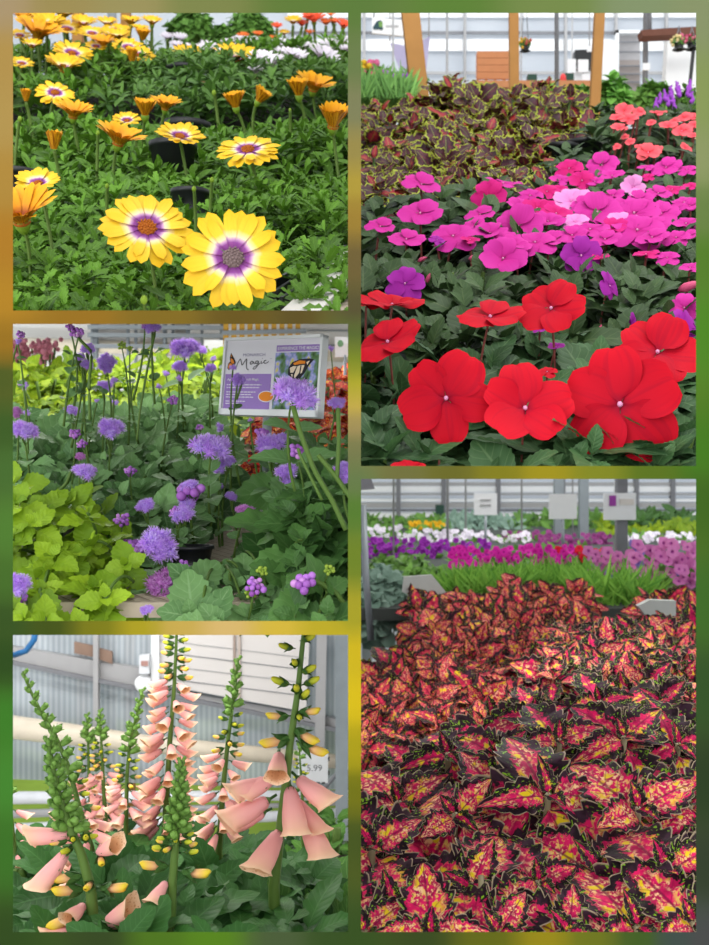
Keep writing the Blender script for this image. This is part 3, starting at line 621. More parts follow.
PL2 = [(40, 560, .95, 'lime leaved plant filling the lower left corner below the purple flowers', MLI), (115, 560, .93, 'lime leaved plant left of the two large purple flower puffs', MLI),
 (40, 440, 1.2, 'grey green floss flower plant by the left frame with a wide purple head', MAG), (105, 430, 1.25, 'grey green floss flower plant with a purple head in the middle of its leaves', MAG), (165, 430, 1.3, 'tall floss flower plant with big grey leaves left of the sign', MAG),
 (175, 520, 1.0, 'floss flower plant with a double puff of purple and pink in front', MAG), (225, 560, .98, 'floss flower plant on the wire bench with budding purple balls', MAG), (270, 520, 1.05, 'floss flower plant standing right below the sign post', MAG), (320, 560, .92, 'floss flower plant at the right front whose puff overlaps the sign', MDK), (335, 470, 1.1, 'floss flower plant along the divider beneath the red foliage', MDK)]
roots2 = []
for px, py, Y, lab, m in PL2:
    x = (px - CX) / F * Y; roots2.append(thing('floss_flower' if m is not MLI else 'lime_plant', lab, 'flowering plant' if m is not MLI else 'plant', (x, Y + .03, B2(Y + .03)), 'floss flowers on the wire bench' if m is not MLI else 'lime leaved plants'))
def scatter(mb, x0, x1, y0, y1, Y0, Y1, n, tpls, size, bay, ax=(0, -.6, .8), jit=.5, mode='p', m=3, rnd=None, hole=None, **kw):
    """shoots between two depths, the lower in the bed the nearer"""
    px, py = U(x0, x1, n), U(y0, y1, n)
    if hole is not None: k = ~hole(px, py); px, py = px[k], py[k]
    q = (py - y0) / (y1 - y0); Y = Y0 + (Y1 - Y0) * q + U(-.05, .05, len(px)) * (Y0 + Y1) / 2
    ps = np.stack([(px - CX) / F * Y, Y, ZC - (py - CY) / F * Y], 1); k = len(px)
    axs = nz(np.array(ax)[None] + U(-jit, jit, (k, 3)))
    (pairs if mode == 'p' else rosettes)(mb, ps, axs, tpls, size * U(.75, 1.25, k), m, rnd=rnd, **kw)
    return ps
gap = lambda x, y: ((x - 236) / 56) ** 2 + ((y - 522) / 56) ** 2 < U(.65, 1.0, len(x))
gap2 = lambda x, y: (((x - 85) / 36) ** 2 + ((y - 526) / 12) ** 2 < 1)
for i, (x0, x1, y0, y1, Y0, Y1, n, sz, t) in enumerate([(-10, 75, 470, 640, 1.0, .84, 46, .026, AG), (65, 128, 512, 640, .97, .84, 34, .026, AG), (-10, 75, 418, 500, 1.32, 1.1, 60, .034, AG), (60, 140, 412, 500, 1.4, 1.1, 70, .034, AG), (125, 215, 408, 500, 1.45, 1.12, 80, .038, AG),
    (118, 200, 480, 570, 1.12, .95, 26, .026, AG), (180, 265, 520, 640, 1.02, .86, 46, .032, AG), (240, 310, 490, 640, 1.06, .86, 50, .030, AG), (290, 352, 480, 640, 1.0, .83, 56, .038, AG), (285, 352, 440, 520, 1.2, 1.05, 40, .032, AG)]):
    mb = MB(); rt = roots2[i]; base = np.array(rt.location)
    ps = scatter(mb, x0, x1, y0, y1, Y0, Y1, n, t, sz * 1.15, 2, hole=gap if i > 4 else gap2 if i < 2 else None)
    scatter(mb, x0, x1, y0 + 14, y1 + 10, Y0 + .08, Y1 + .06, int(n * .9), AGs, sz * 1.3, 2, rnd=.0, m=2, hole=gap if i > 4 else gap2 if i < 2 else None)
    mb.build('foliage', PL2[i][4], rt, 2)
    sb = MB()
    for p in ps[::3]:
        b0 = base + np.array([U(-.03, .03), U(-.02, .03), 0]) + (np.array([p[0], p[1] + .02, 0]) - np.array([base[0], base[1], 0])) * .6
        sb.tube(curve(p, b0, (0, 0, .01), 5), .0013, 5)
    sb.build('stem', M['stem'], rt, 2)
HL = [leaf_tpl(11, 3, .36, .6, .95, True, .06, fold=.2, droop=.35, pet=.1)]
for it in HEADS.split():
    a = it.split(','); x, y, wd, hh, Y = map(float, a[:5]); k = a[5]
    c = P(x, y, Y); i = min(range(2, len(PL2)), key=lambda j: (x - PL2[j][0]) ** 2 + .4 * (y + 50 - PL2[j][1]) ** 2 + 3000 * abs(Y - PL2[j][2])); rt = roots2[i]
    asp = min(hh / wd, 1.0); n = face(c, max(.35, asp * .8), U(-.4, .4)); sc = max(wd, hh) / F * Y * (1.12 if k in 'FP' else 1.0)
    me = {'F': FLO, 'P': FLP, 'S': FLS, 'B': FLB, 'G': FLG}[k]; me = me[int(rng.integers(len(me)))]
    R = rot_to(n, U(0, 6)); fl = shared(me, me.name.split('.')[0], rt, mat4(R, c, sc), 2)
    if hh > wd * 1.3: # a tall cluster is two tiers of puffs
        c2 = P(x, y + hh * .28, Y); fl2 = shared(me, me.name.split('.')[0], rt, mat4(rot_to(n, U(0, 6)), c2, sc * .7), 2)
    base = P(x + U(-16, 16), y + U(55, 110) * (1 if y > 450 else 1.2), Y + .02); s = MB()
    s.tube(curve(c - n * sc * .12, base, (U(-.006, .006), 0, .0), 8), np.linspace(.0009, .0016, 12) * .9, 5)
    for q in (.35, .7):
        pq = c * (1 - q) + base * q
        pairs(s, pq, (U(-.4, .4), -.4, .8), HL, wd / F * Y * U(.5, .7) + .006, 1, 60, 80, 1.0, mat=1, rnd=.6)
    for _ in range(3 if k == 'F' else 0):
        e = c + R @ np.array([U(-.3, .3), U(-.3, .3), .02]) * sc; s.tube(curve(e, c * .85 + base * .15, (0, 0, 0), 4), .0007, 4)
    s.build('flower_stem', [M['stem'], MAG], rt, 2)
# the thick bare shoots that cross the bay
for pts, r in (([(293, 406), (300, 432), (314, 470), (332, 500), (346, 530)], .0026), ([(12, 526), (32, 512), (52, 497), (66, 484), (72, 470)], .0022), ([(338, 408), (339, 440), (337, 478)], .0022), ([(78, 338), (92, 352), (89, 385), (90, 420)], .0019), ([(155, 333), (147, 370), (140, 410), (137, 440)], .0014), ([(352, 500), (335, 475), (318, 455)], .0024), ([(352, 615), (336, 592), (318, 582), (300, 578)], .0024), ([(13, 610), (30, 618), (42, 626)], .003), ([(322, 500), (300, 455), (298, 448)], .0016)):
    p = np.array([P(x, y, .84 if x > 285 else 1.02) for x, y in pts]); t = np.linspace(0, 1, 14); u = np.linspace(0, 1, len(p)); p = np.stack([np.interp(t, u, p[:, k]) for k in range(3)], 1); MB().tube(p, r * .8, 7).build('bare_shoot', M['stem'], roots2[8], 2)
# foliage behind: yellow-green rows, red plants, pink airy flowers
LN = [leaf_tpl(9, 3, .2, .7, .9, True, .1, fold=.2, droop=d, pet=.08) for d in (.25, .5)]
for px, w_, lab in ((45, 90, 'yellow green leafy plant at the back left under the pipe'), (120, 90, 'yellow green leafy plant at the back centre behind the purple heads'), (190, 80, 'yellow green leafy plant behind and left of the sign'), (262, 90, 'darker yellow green plant hidden behind the sign')):
    Y = 2.0; c = P(px, 440, Y); r = thing('yellow_green_plant', lab, 'plant', (c[0], Y, B2(Y)), 'yellow green plants at the back'); mb = MB(); top = 365 if px < 150 else 352 if px < 250 else 405
    scatter(mb, px - w_ / 2 - 6, px + w_ / 2 + 6, top, 445, 2.25, 1.75, 95, LN, .05, 2, m=3, jit=.6)
    scatter(mb, px - w_ / 2 - 6, px + w_ / 2 + 6, top + 16, 470, 2.2, 1.85, 60, LN, .06, 2, m=2, rnd=0.05)
    mb.build('foliage', MYG if px < 230 else MDK, r, 2); s = MB()
    for _ in range(5): MB().tube(curve(np.array(r.location), P(px + U(-30, 30), U(375, 400), Y), (0, 0, 0), 4), .003, 5).build('stem', M['stem'], r, 2)
def splotch(name, dark, mid, hot, pale, lime, edge, dk=.58):
    t = NT(name); a, b, r, vec = t.leafuv()
    v2 = t.n('VectorMath', {0: vec, 1: (1.0, 1.3, 1.0)}, operation='MULTIPLY').outputs[0]
    n1, n2, n3 = t.noise(v2, 3.6, 3.0), t.noise(v2, 15.0, 2.5), t.noise(v2, 20.0, 1.0)
    n4 = t.noise(v2, 4.5, 1.5)
    base = t.mix(t.step(n1, .40, .62), srgb(mid), srgb(hot))
    base = t.mix(t.M('MULTIPLY', t.step(n2, .46, .62), t.step(t.M('ADD', n4, t.M('MULTIPLY', r, .30)), .50, .72)), base, t.mix(t.step(n1, .45, .6), srgb(pale), srgb('#ecc060')))
    base = t.mix(t.M('MULTIPLY', t.step(n4, .57, .66), t.step(a, .7, .3)), base, srgb('#e8c820'))
    sv = t.M('PINGPONG', t.M('SUBTRACT', t.M('MULTIPLY', b, 6.0), t.M('MULTIPLY', a, 1.8)), .5)
    vn = t.M('MAXIMUM', t.step(a, .07, .02), t.M('MULTIPLY', t.step(sv, .09, .03), .55)); base = t.mix(t.M('MULTIPLY', vn, .8), base, srgb('#7a0c3c'))
    dm = t.step(t.M('ADD', t.M('ADD', a, t.M('MULTIPLY', n2, 1.0)), t.M('MULTIPLY_ADD', b, .18, t.M('MULTIPLY', r, -.45))), dk + .225, dk + .36)
    dcol = t.mix(t.step(n1, .4, .65), srgb(dark), srgb('#3a2030')); dcol = t.mix(t.M('MULTIPLY', t.step(n3, .58, .66), t.step(n4, .42, .58)), dcol, srgb(lime))
    col = t.mix(dm, base, dcol); col = t.mix(t.step(a, .93, .985), col, srgb(edge))
    return t.out(col, .62, .14, .12, bump=t.M('ADD', sv, t.M('MULTIPLY', n2, .6)), bstr=.5, bdist=.0016)
MRD = splotch('red coleus leaf', '#3a1210', '#a81c14', '#d8341e', '#e88a5c', '#7a3a10', '#8a2a1a', .9)
CO = [leaf_tpl(21, 7, w_, .55, .85, nt=5, amp=.15, fold=.22, droop=d, wave=.05, wk=2.3, pet=.12, ph=i, ) for i, (w_, d) in enumerate(((.40, .45), (.36, .3), (.44, .65), (.38, .1)))]
COs = [leaf_tpl(13, 3, w_, .55, .8, nt=4, amp=.17, fold=.25, droop=d, pet=.1) for w_, d in ((.42, .4), (.36, .2), (.42, .7))]
for x0, x1, y0, y1, Y, lab in ((296, 352, 372, 425, 1.75, 'red leaved plant right of the sign below the small white card'), (265, 352, 418, 475, 1.5, 'low red leaved plant behind the floss flowers under the sign')):
    c = P((x0 + x1) / 2, y1, Y); r = thing('red_coleus', lab, 'plant', (c[0], Y, B2(Y)), 'red leaved plants beside the sign'); mb = MB()
    scatter(mb, x0, x1, y0, y1, Y + .2, Y - .1, 90, COs, .035, 2, m=3); scatter(mb, x0, x1, y0 + 8, y1, Y + .2, Y, 60, COs, .04, 2, m=2)
    mb.build('foliage', MRD, r, 2); s = MB()
    for _ in range(4): MB().tube(curve(np.array(r.location), P((x0 + x1) / 2 + U(-15, 15), y0 + 15, Y), (0, 0, 0), 4), .003, 5).build('stem', M['stem'], r, 2)
r = thing('pink_flowering_plant', 'airy plant of small pink flowers in the upper left corner by the pipe', 'flowering plant', tuple(P(30, 395, 2.6)))
s, fm = MB(), MB()
for _ in range(70):
    x, y = U(6, 56), U(344, 366); c = P(x, y, 2.6 + U(-.1, .1)); s.tube([c, P(x + U(-6, 6), 392, 2.6)], .0016, 4); fm.inst(SPL, c, np.eye(3), .008 * U(.6, 1.2)); fm.inst(SPL, c + np.array([U(-.015, .015), 0, .012]), np.eye(3), .006)
s.build('stem', M['stem'], r, 2); fm.build('blossom', m_plain('pale pink blossom', '#dd8ea0', .7, .1, scale=40, var=.25), r, 2)
for x, y, Y, lab in ((84, 531, 1.08, 'black pot showing in the dark gap above the lime leaves'), (190, 590, .97, 'black pot beneath the pink floss puff'), (322, 482, 1.18, 'black pot on the bench below the red foliage'), (60, 408, 1.72, 'black pot shadowed under the yellow green leaves')):
    c = P(x, y, Y); b = MB(); p = thing('nursery_pot', lab, 'pot', (c[0], Y, B2(Y)), 'black pots on the wire bench'); h = max(.03, c[2] - B2(Y)); pot(b, np.array([c[0], Y, B2(Y)]), .021 * Y, h * .75); b.build('pot_body', M['black'], p, 2)
# sign
r = thing('garden_sign', 'white framed plant sign with monarch butterfly print on a grey post', 'sign', tuple(P(262, 515, 1.2)))
O, X, Z = P(221, 414, 1.20), P(319, 417, 1.10) - P(221, 414, 1.20), P(227, 339, 1.215) - P(221, 414, 1.20)
NRM = nz(np.cross(X, Z)); NRM = NRM if NRM[1] < 0 else -NRM
sp = lambda zx, zy, d=0: O + X * ((zx - 40) / 545) + Z * ((490 - zy) / 425) + NRM * d
def slabq(mb, x0, y0, x1, y1, d0, d1):
    v = [sp(x, y, d) for d in (d0, d1) for y in (y1, y0) for x in (x0, x1)]
    return mb.add(v, [[0, 2, 3, 1], [4, 5, 7, 6], [0, 1, 5, 4], [2, 6, 7, 3], [0, 4, 6, 2], [1, 3, 7, 5]])
def poly(mb, pts, d, mp=None):
    mp = mp or sp; c = np.mean(pts, 0); v = [mp(*c, d)] + [mp(*p, d) for p in pts]; k = len(pts)
    return mb.add(v, [[0, 1 + i, 1 + (i + 1) % k] for i in range(k)])
M['lilac'] = m_plain('lilac print', '#9f7fc6', .6, .2, var=.03); M['ink'] = m_plain('black ink', '#2c2830', .6, .2); M['orange'] = m_plain('orange print', '#ec8c2c', .6, .2); M['paper'] = m_plain('white print', '#e6e2ea', .55, .3, var=.02); M['mauve'] = m_plain('mauve ink', '#8f86a8', .6, .2)
slabq(MB(), 46, 72, 580, 484, -.004, .0005).build('sign_panel', M['paper'], r, smooth=False)
b = MB()
for q in ((36, 62, 588, 78), (36, 462, 588, 494), (36, 62, 48, 494), (576, 62, 588, 494)): slabq(b, *q, -.006, .003)
b.build('sign_frame', M['rail'] if False else M['white'], r, smooth=False)
slabq(MB(), 52, 266, 318, 458, .0004, .0008).build('text_panel', M['lilac'], r, smooth=False)
slabq(MB(), 338, 112, 575, 146, .0004, .0008).build('title_bar', M['lilac'], r, smooth=False)
pm = NT('garden photo print'); n_ = pm.noise(pm.obj(), 95.0, 2.0); pm = pm.out(pm.ramp(n_, [(.28, '#23402a'), (.42, '#5a8048'), (.5, '#6c8a7c'), (.56, '#8c98d0'), (.63, '#b8b4e4'), (.7, '#d8cf70')]), .5, .3)
slabq(MB(), 334, 152, 572, 456, .0004, .0008).build('photo_print', pm, r, smooth=False)
def strokes(mb, pl, wd, d, mp=None):
    mp = mp or sp
    for pts in pl:
        pts = np.array(pts, float); t = np.linspace(0, len(pts) - 1, len(pts) * 5)
        k = np.arange(len(pts)); xs = np.interp(t, k, pts[:, 0]); ys = np.interp(t, k, pts[:, 1])
        g = np.ones(5) / 5; xs2 = np.convolve(np.pad(xs, 2, 'edge'), g, 'valid'); ys2 = np.convolve(np.pad(ys, 2, 'edge'), g, 'valid')
        dx, dy = np.gradient(xs2), np.gradient(ys2); L = np.hypot(dx, dy) + 1e-9; nx, ny = -dy / L * wd, dx / L * wd
        v = [mp(x + a, y + c, d) for x, y, a, c in zip(xs2, ys2, nx, ny)] + [mp(x - a, y - c, d) for x, y, a, c in zip(xs2, ys2, nx, ny)]; n = len(xs); i = np.arange(n - 1)
        mb.add(v, np.stack([i, i + 1, i + 1 + n, i + n], 1))
    return mb
def lettering(text, x0, y0, x1, h, d, mp=None, bold=0):
    """flat letters between x0 and x1 on a baseline y0"""
    cu = bpy.data.curves.new('lettering', 'FONT'); cu.body = text; cu.resolution_u = 3; cu.offset = bold
    o = bpy.data.objects.new('lettering', cu); COL.objects.link(o); dg = bpy.context.evaluated_depsgraph_get(); me = o.evaluated_get(dg).to_mesh(); me.calc_loop_triangles()
    v = np.array([list(q.co) for q in me.vertices]); f = np.array([list(t.vertices) for t in me.loop_triangles]); o.evaluated_get(dg).to_mesh_clear(); bpy.data.objects.remove(o)
    lo, hi = v.min(0), v.max(0); mp = mp or sp; capt = .73
    return MB().add([mp(x0 + (p[0] - lo[0]) / (hi[0] - lo[0]) * (x1 - x0), y0 - p[1] / capt * h, d) for p in v], f)
lettering('MONARCH', 148, 168, 276, 17, .0008).build('lettering', M['mauve'], r, smooth=False)
lettering('EXPERIENCE THE MAGIC!', 346, 138, 567, 17, .0012, bold=.015).build('lettering', M['paper'], r, smooth=False)
lettering('Ageratum Monarch Magic', 66, 302, 252, 13, .0012, bold=.012).build('lettering', M['paper'], r, smooth=False)
MAGIC = [[(112, 238), (120, 205), (134, 178), (140, 196), (146, 222), (158, 200), (172, 178), (172, 200), (172, 228), (178, 242), (190, 242)], [(213, 202), (202, 194), (192, 205), (196, 214), (206, 210), (213, 198), (214, 208), (222, 212)], [(242, 200), (232, 192), (223, 203), (228, 212), (240, 204), (242, 194), (238, 220), (224, 240), (212, 240), (214, 230), (236, 218), (254, 206)], [(258, 194), (255, 206), (262, 209), (268, 204)], [(286, 192), (276, 192), (270, 202), (276, 210), (290, 206), (300, 198)], [(262, 181), (264, 183)]]
strokes(MB(), MAGIC, 1.9, .0010).build('lettering', M['ink'], r, smooth=False)
lettering('TM', 303, 186, 316, 5, .0008).build('lettering', M['mauve'], r, smooth=False)
b = MB()
for y, x1 in ((327, 268), (342, 258), (367, 236), (381, 212), (395, 226), (418, 182), (431, 152)):
    x = 66
    while x < x1: w_ = U(8, 22); slabq(b, x, y - 3, min(x + w_, x1), y + 2, .0008, .0012); x += w_ + 4
b.build('small_print', M['paper'], r, smooth=False)
el = lambda cx, cy, rx, ry, n=22: [(cx + rx * math.cos(t), cy + ry * math.sin(t)) for t in np.linspace(0, 2 * PI, n, endpoint=False)]
poly(MB(), el(300, 390, 46, 31), .0013).build('badge_rim', M['paper'], r, smooth=False); poly(MB(), el(300, 390, 40, 26), .0017).build('badge', M['orange'], r, smooth=False)
b = MB(); poly(b, [(76, 146), (98, 180), (108, 205), (94, 224), (70, 245), (60, 232), (64, 205), (74, 196), (70, 172)], .0010); b.build('butterfly_wing', M['ink'], r, smooth=False)
b = MB(); poly(b, [(78, 176), (94, 186), (102, 204), (92, 210), (78, 198)], .0014); poly(b, [(70, 208), (84, 206), (90, 216), (72, 236), (64, 230)], .0014); poly(b, [(78, 156), (86, 170), (78, 170)], .0014); b.build('butterfly_print', M['orange'], r, smooth=False)
b = MB(); poly(b, [(412, 232), (430, 205), (470, 190), (520, 186), (545, 192), (520, 222), (500, 262), (470, 302), (440, 300), (410, 270)], .0011); b.build('butterfly_wing', M['ink'], r, smooth=False)
b = MB(); poly(b, [(436, 212), (470, 196), (500, 200), (500, 214), (470, 216), (444, 222)], .0014); b.build('butterfly_print', M['orange'], r, smooth=False)
b = MB()
for q in ([(420, 236), (440, 226), (456, 228), (440, 262), (424, 262)], [(460, 228), (476, 222), (472, 262), (450, 292), (444, 280)], [(482, 222), (498, 222), (486, 262), (478, 268)], [(506, 206), (524, 198), (512, 222)], [(428, 270), (438, 268), (436, 288)]): poly(b, q, .0014)
b.build('butterfly_print', m_plain('cream print', '#f0dcc4', .6, .2), r, smooth=False)
b = MB(); pa, pb = P(268, 412, 1.165), P(262, 512, 1.205); b.tube([pa, pb], .0052, 10); b.build('post', M['steel'], r)
b = MB(); c = pb; b.box((-.022, -.02, -.003), (.022, .05, .003), 0, np.array([[1, 0, 0], [0, math.cos(.16), -math.sin(.16)], [0, math.sin(.16), math.cos(.16)]]), c); b.build('foot_plate', M['steel'], r, smooth=False)
# cards, wall and pipes behind
def card(lab, x0, y0, x1, y1, Y, name='white_card', m=None):
    b = MB(); a_, c_ = P(x0, y1, Y), P(x1, y0, Y); b.box((a_[0], Y, a_[2]), (c_[0], Y + .004, c_[2])); r = thing(name, lab, 'sign', tuple((a_ + c_) / 2)); b.build('card', m or M['white'], r, smooth=False); return r
r = card('blank white card standing behind the left edge of the sign', 204, 340, 223, 356, 2.3); MB().tube([P(213, 354, 2.302), P(213, 420, 2.302)], .004, 6).build('card_stake', M['steel'], r)
r = card('small white card with a green round mark right of the sign', 335, 337, 353, 357, 1.9); MB().inst(SPH, P(340.5, 343.5, 1.899), np.eye(3), np.array([[.0052, .001, .006]])).build('green_mark', m_plain('green mark', '#6f9a72'), r); MB().tube([P(345, 355, 1.902), P(345, 430, 1.902)], .003, 6).build('card_stake', M['steel'], r)
WY = 3.35
M['wallw'] = m_plain('off white wall boards', '#dcdcda', .6, .25, scale=8, var=.05)
b = MB().box((-1.36, WY, 1.05), (-.006, WY + .03, 1.975)); struct(b.build('wall_back', M['wallw'], smooth=False))
b = MB()
for z in (1.84, 1.885, 1.93): b.box((-.30, WY - .006, z), (-.006, WY, z + .004))
struct(b.build('trim_3', M['steel'], smooth=False))
tag(MB().tube([P(-20, 342, WY - .08), P(352, 356, WY - .08)], .019, 12).build('heating_pipe', m_plain('cream pipe', '#dcd2bd', .45, .4)), 'cream heating pipe running along the white wall behind the yellow green plants', 'pipe')
r = thing('steel_rack', 'pale steel shelf rack against the white wall at the back', 'rack', tuple(P(110, 400, 3.2)))
for x in (93, 96, 128, 136, 165, 173, 188, 202, 222): MB().tube([P(x, 322, 3.25), P(x, 400, 3.25)], U(.004, .008), 6).build('upright', M['steel'], r)
for y in (327, 335, 346): MB().beam(P(88, y, 3.24), P(226, y + 1, 3.24), .012, .012).build('shelf_bar', M['steel'], r, smooth=False)
for x0, x1, c_ in ((98, 126, '#b9b7b4'), (140, 163, '#c9c4c0'), (175, 186, '#a8a49c')):
    a_, q = P(x0, 344, 3.28), P(x1, 320, 3.28); b = MB().box((a_[0], 3.28, a_[2]), (q[0], 3.29, q[2])); b.build('back_panel', m_plain('rack panel ' + c_, c_), r, smooth=False)
r = thing('timber_lattice', 'yellowish timber lath rack behind the top of the sign', 'rack', tuple(P(262, 400, 3.1)))
for x in range(226, 304, 8): MB().beam(P(x, 322, 3.15), P(x, 385, 3.15), .014, .01).build('lath', M['lath'] if 'lath' in M else M.setdefault('lath', m_plain('yellow lath', '#c99b3c', .6, .2)), r, smooth=False)
b = MB().beam(P(222, 333, 3.14), P(306, 331, 3.14), .012, .012); b.build('cross_rail', M['steel'], r, smooth=False)
# ---------------------------------------------------------------- lower left bay: foxgloves before a greenhouse side wall
M['grey'] = m_plain('grey painted steel', '#a3a2a3', .5, .4, scale=20, var=.08); M['dgrey'] = m_plain('dark grey steel', '#74757a', .5, .4)
M['board'] = m_plain('pale grey insulated board', '#cfcac7', .6, .25, scale=7, var=.04); M['pipew'] = m_plain('white plastic pipe', '#d8dadf', .4, .4)
t = NT('ribbed clear panel'); g = t.obj(); q = t.n('SeparateXYZ', {0: g})
rib = t.M('PINGPONG', t.M('MULTIPLY', q.outputs[0], 60.0), .5); cl = t.noise(t.n('VectorMath', {0: g, 1: (1, 1, 2.2)}, operation='MULTIPLY').outputs[0], 5.0, 3.0)
d_ = t.n('BsdfPrincipled', {'Base Color': t.mix(t.step(rib, .0, .5), srgb('#b9c0c6'), srgb('#d9dfe4')), 'Roughness': .35}).outputs[0]
tr = t.n('BsdfTransparent', {0: t.mix(t.step(cl, .35, .6), srgb('#b7c3c8'), srgb('#f2f5f8'))}).outputs[0]
t.n('OutputMaterial', {0: t.n('MixShader', {0: .5, 1: d_, 2: tr}).outputs[0]}); M['poly'] = t.m
WZ = WY
def wq(pts, Y0, th, m, mb=None):
    """a flat board with the given corners"""
    mb = mb or MB(); k = len(pts); v = [P(x, y, Y0) for x, y in pts] + [P(x, y, Y0) + np.array([0, th, 0]) for x, y in pts]
    f = [[i, (i + 1) % k, k + (i + 1) % k, k + i] for i in range(k)]
    mb.add(v, f)
    if k == 4: mb.add(v, [[3, 2, 1, 0], [4, 5, 6, 7]])
    return mb
struct(wq([(-24, 628), (352, 628), (352, 790), (-24, 778)], WZ, .012, None).build('window_1', M['poly'], smooth=False))
struct(wq([(-24, 641), (150, 670), (150, 689), (-24, 655)], WZ - .03, .028, None).build('trim_4', M['grey'], smooth=False))
struct(wq([(150, 686), (352, 722), (352, 731), (150, 696)], WZ - .03, .028, None).build('trim_5', M['grey'], smooth=False))
struct(MB().beam(P(-20, 656, WZ - .05), P(352, 733, WZ - .05), .012, .01).build('trim_6', M['dgrey'], smooth=False))
struct(wq([(93, 628), (98, 628), (98, 770), (93, 770)], WZ - .06, .03, None).build('trim_7', M['grey'], smooth=False))
struct(wq([(317, 628), (327, 628), (324, 775), (314, 775)], WZ - .06, .03, None).build('trim_8', M['grey'], smooth=False))
for a, lab in (([(74, 642), (93, 646), (93, 657), (74, 653)], 'brown board patch on the wall beam left of the steel post'), ([(98, 648), (112, 652), (112, 664), (98, 659)], 'brown board patch on the wall beam right of the steel post')):
    tag(wq(a, WZ - .04, .012, None).build('board_patch', m_plain('brown board', '#8a7264', .7, .15), smooth=False), lab, 'board')
r = thing('vent_panel', 'big pale insulated vent panel hinged on the wall behind the tallest foxgloves', 'panel', tuple(P(230, 690, WZ)))
wq([(158, 628), (310, 628), (306, 712), (158, 684)], WZ - .05, .02, None).build('panel_sheet', M['board'], r, smooth=False)
for x in (155, ): wq([(151, 628), (159, 628), (159, 690), (151, 688)], WZ - .065, .03, None).build('panel_frame', M['white'], r, smooth=False)
for x, c_ in ((233, '#9a8a80'), (238, '#b8aaa0')): wq([(x, 628), (x + 2.4, 628), (x + 2.4, 698 + (x - 233)), (x, 698)], WZ - .058, .008, None).build('panel_seam', m_plain('seam ' + c_, c_), r, smooth=False)
for k, y in enumerate((640, 652, 665, 678)): MB().beam(P(160, y, WZ - .052), P(306, y + 18, WZ - .052), .002, .002).build('panel_groove', M['dgrey'] if k % 2 else M['grey'], r, smooth=False)
r = thing('junction_box', 'grey electrical box on the wall beam above a round white cover', 'box', tuple(P(144, 665, WZ - .05)))
wq([(139, 656), (149, 655), (149, 674), (139, 674)], WZ - .09, .03, None).build('box_body', M['pipew'], r, smooth=False); wq([(141, 661), (148, 661), (148, 666), (141, 666)], WZ - .094, .004, None).build('switch', m_plain('dusty red switch', '#a88078'), r, smooth=False)
b = MB(); b.inst(lathe_tpl([(.001, 0), (.022, 0), (.026, .004), (.026, .014)], 20), P(143, 684, WZ - .075), frames(np.array([0, 0, 1.0]), np.array([0, -1.0, 0]))[0] @ np.array([[1, 0, 0], [0, 0, 1], [0, -1, 0]]).T if False else np.array([[1, 0, 0], [0, 0, 1], [0, 1, 0]]).T, 1.0)
tag(b.build('round_cover', M['white']), 'round white cover on the wall below the electrical box', 'cover')
tag(MB().tube([P(-20, 723, WZ - .12), P(60, 733, WZ - .12), P(140, 743, WZ - .12), P(352, 763, WZ - .12)], [.036, .032, .026, .020], 16).build('heating_pipe', M['heat'] if 'heat' in M else m_plain('cream heating pipe', '#d9cdb9', .4, .4)), 'thick cream heating pipe crossing behind the foxgloves', 'pipe')
for (y0, y1, r0, r1, m, lab) in ((798, 795, .019, .014, 'pipew', 'upper white rail pipe low behind the foxgloves'), (815, 803, .013, .006, 'grey', 'flat grey rail between the two white pipes'), (832, 812, .020, .014, 'pipew', 'second white rail pipe behind the foxgloves'), (862, 838, .016, .012, 'pipew', 'lowest white rail pipe above the dark leaves')):
    tag(MB().tube([P(-20, y0, WZ - .14), P(352, y1, WZ - .14)], [r0, r1], 12).build('rail_pipe', M[m]), lab, 'pipe')
MB_ = MB().tube([P(324, 789, WZ - .16), P(352, 755, WZ - .16)], .006, 8); tag(MB_.build('brace', M['dgrey']), 'thin grey diagonal brace beside the price card', 'brace')
tag(MB().tube([P(36, 628, 3.0), P(34, 640, 3.0), P(26, 651, 3.0), P(14, 655, 3.0), P(-6, 652, 3.0), P(-20, 640, 3.0)], .0085, 10).build('hose', m_plain('blue hose', '#1f5f93', .4, .4)), 'blue hose looping in the upper left corner', 'hose')
tag(MB().tube([P(350, 692, 3.0), P(346, 708, 3.0), P(346, 724, 3.0), P(351, 738, 3.0)], .010, 10).build('hose', bpy.data.materials['blue hose']), 'blue hose loop at the divider right of the tall foxglove', 'hose')
r = thing('price_card', 'white price card reading 5.99 behind the tallest foxglove', 'sign', tuple(P(314, 766, 2.2)))
wq([(298, 750), (328, 750), (328, 783), (298, 783)], 2.2, .004, None).build('card', M['white'], r, smooth=False)
for q in ((322, 749.5, 327, 751), (328, 757, 329.5, 761), (328, 771, 329.5, 775), (315, 782.5, 320, 784), (322, 782.5, 325, 784)): wq([(q[0], q[1]), (q[2], q[1]), (q[2], q[3]), (q[0], q[3])], 2.197, .003, None).build('card_clip', M['black'], r, smooth=False)
pp = lambda x, y, d: P(x, y, 2.1995 - d)
lettering('5.99', 307, 771, 322, 6.5, .0004, pp).build('lettering', M['dgrey'], r, smooth=False); MB().tube([P(313, 783, 2.203), P(313, 860, 2.203)], .004, 6).build('card_stake', M['dgrey'], r)
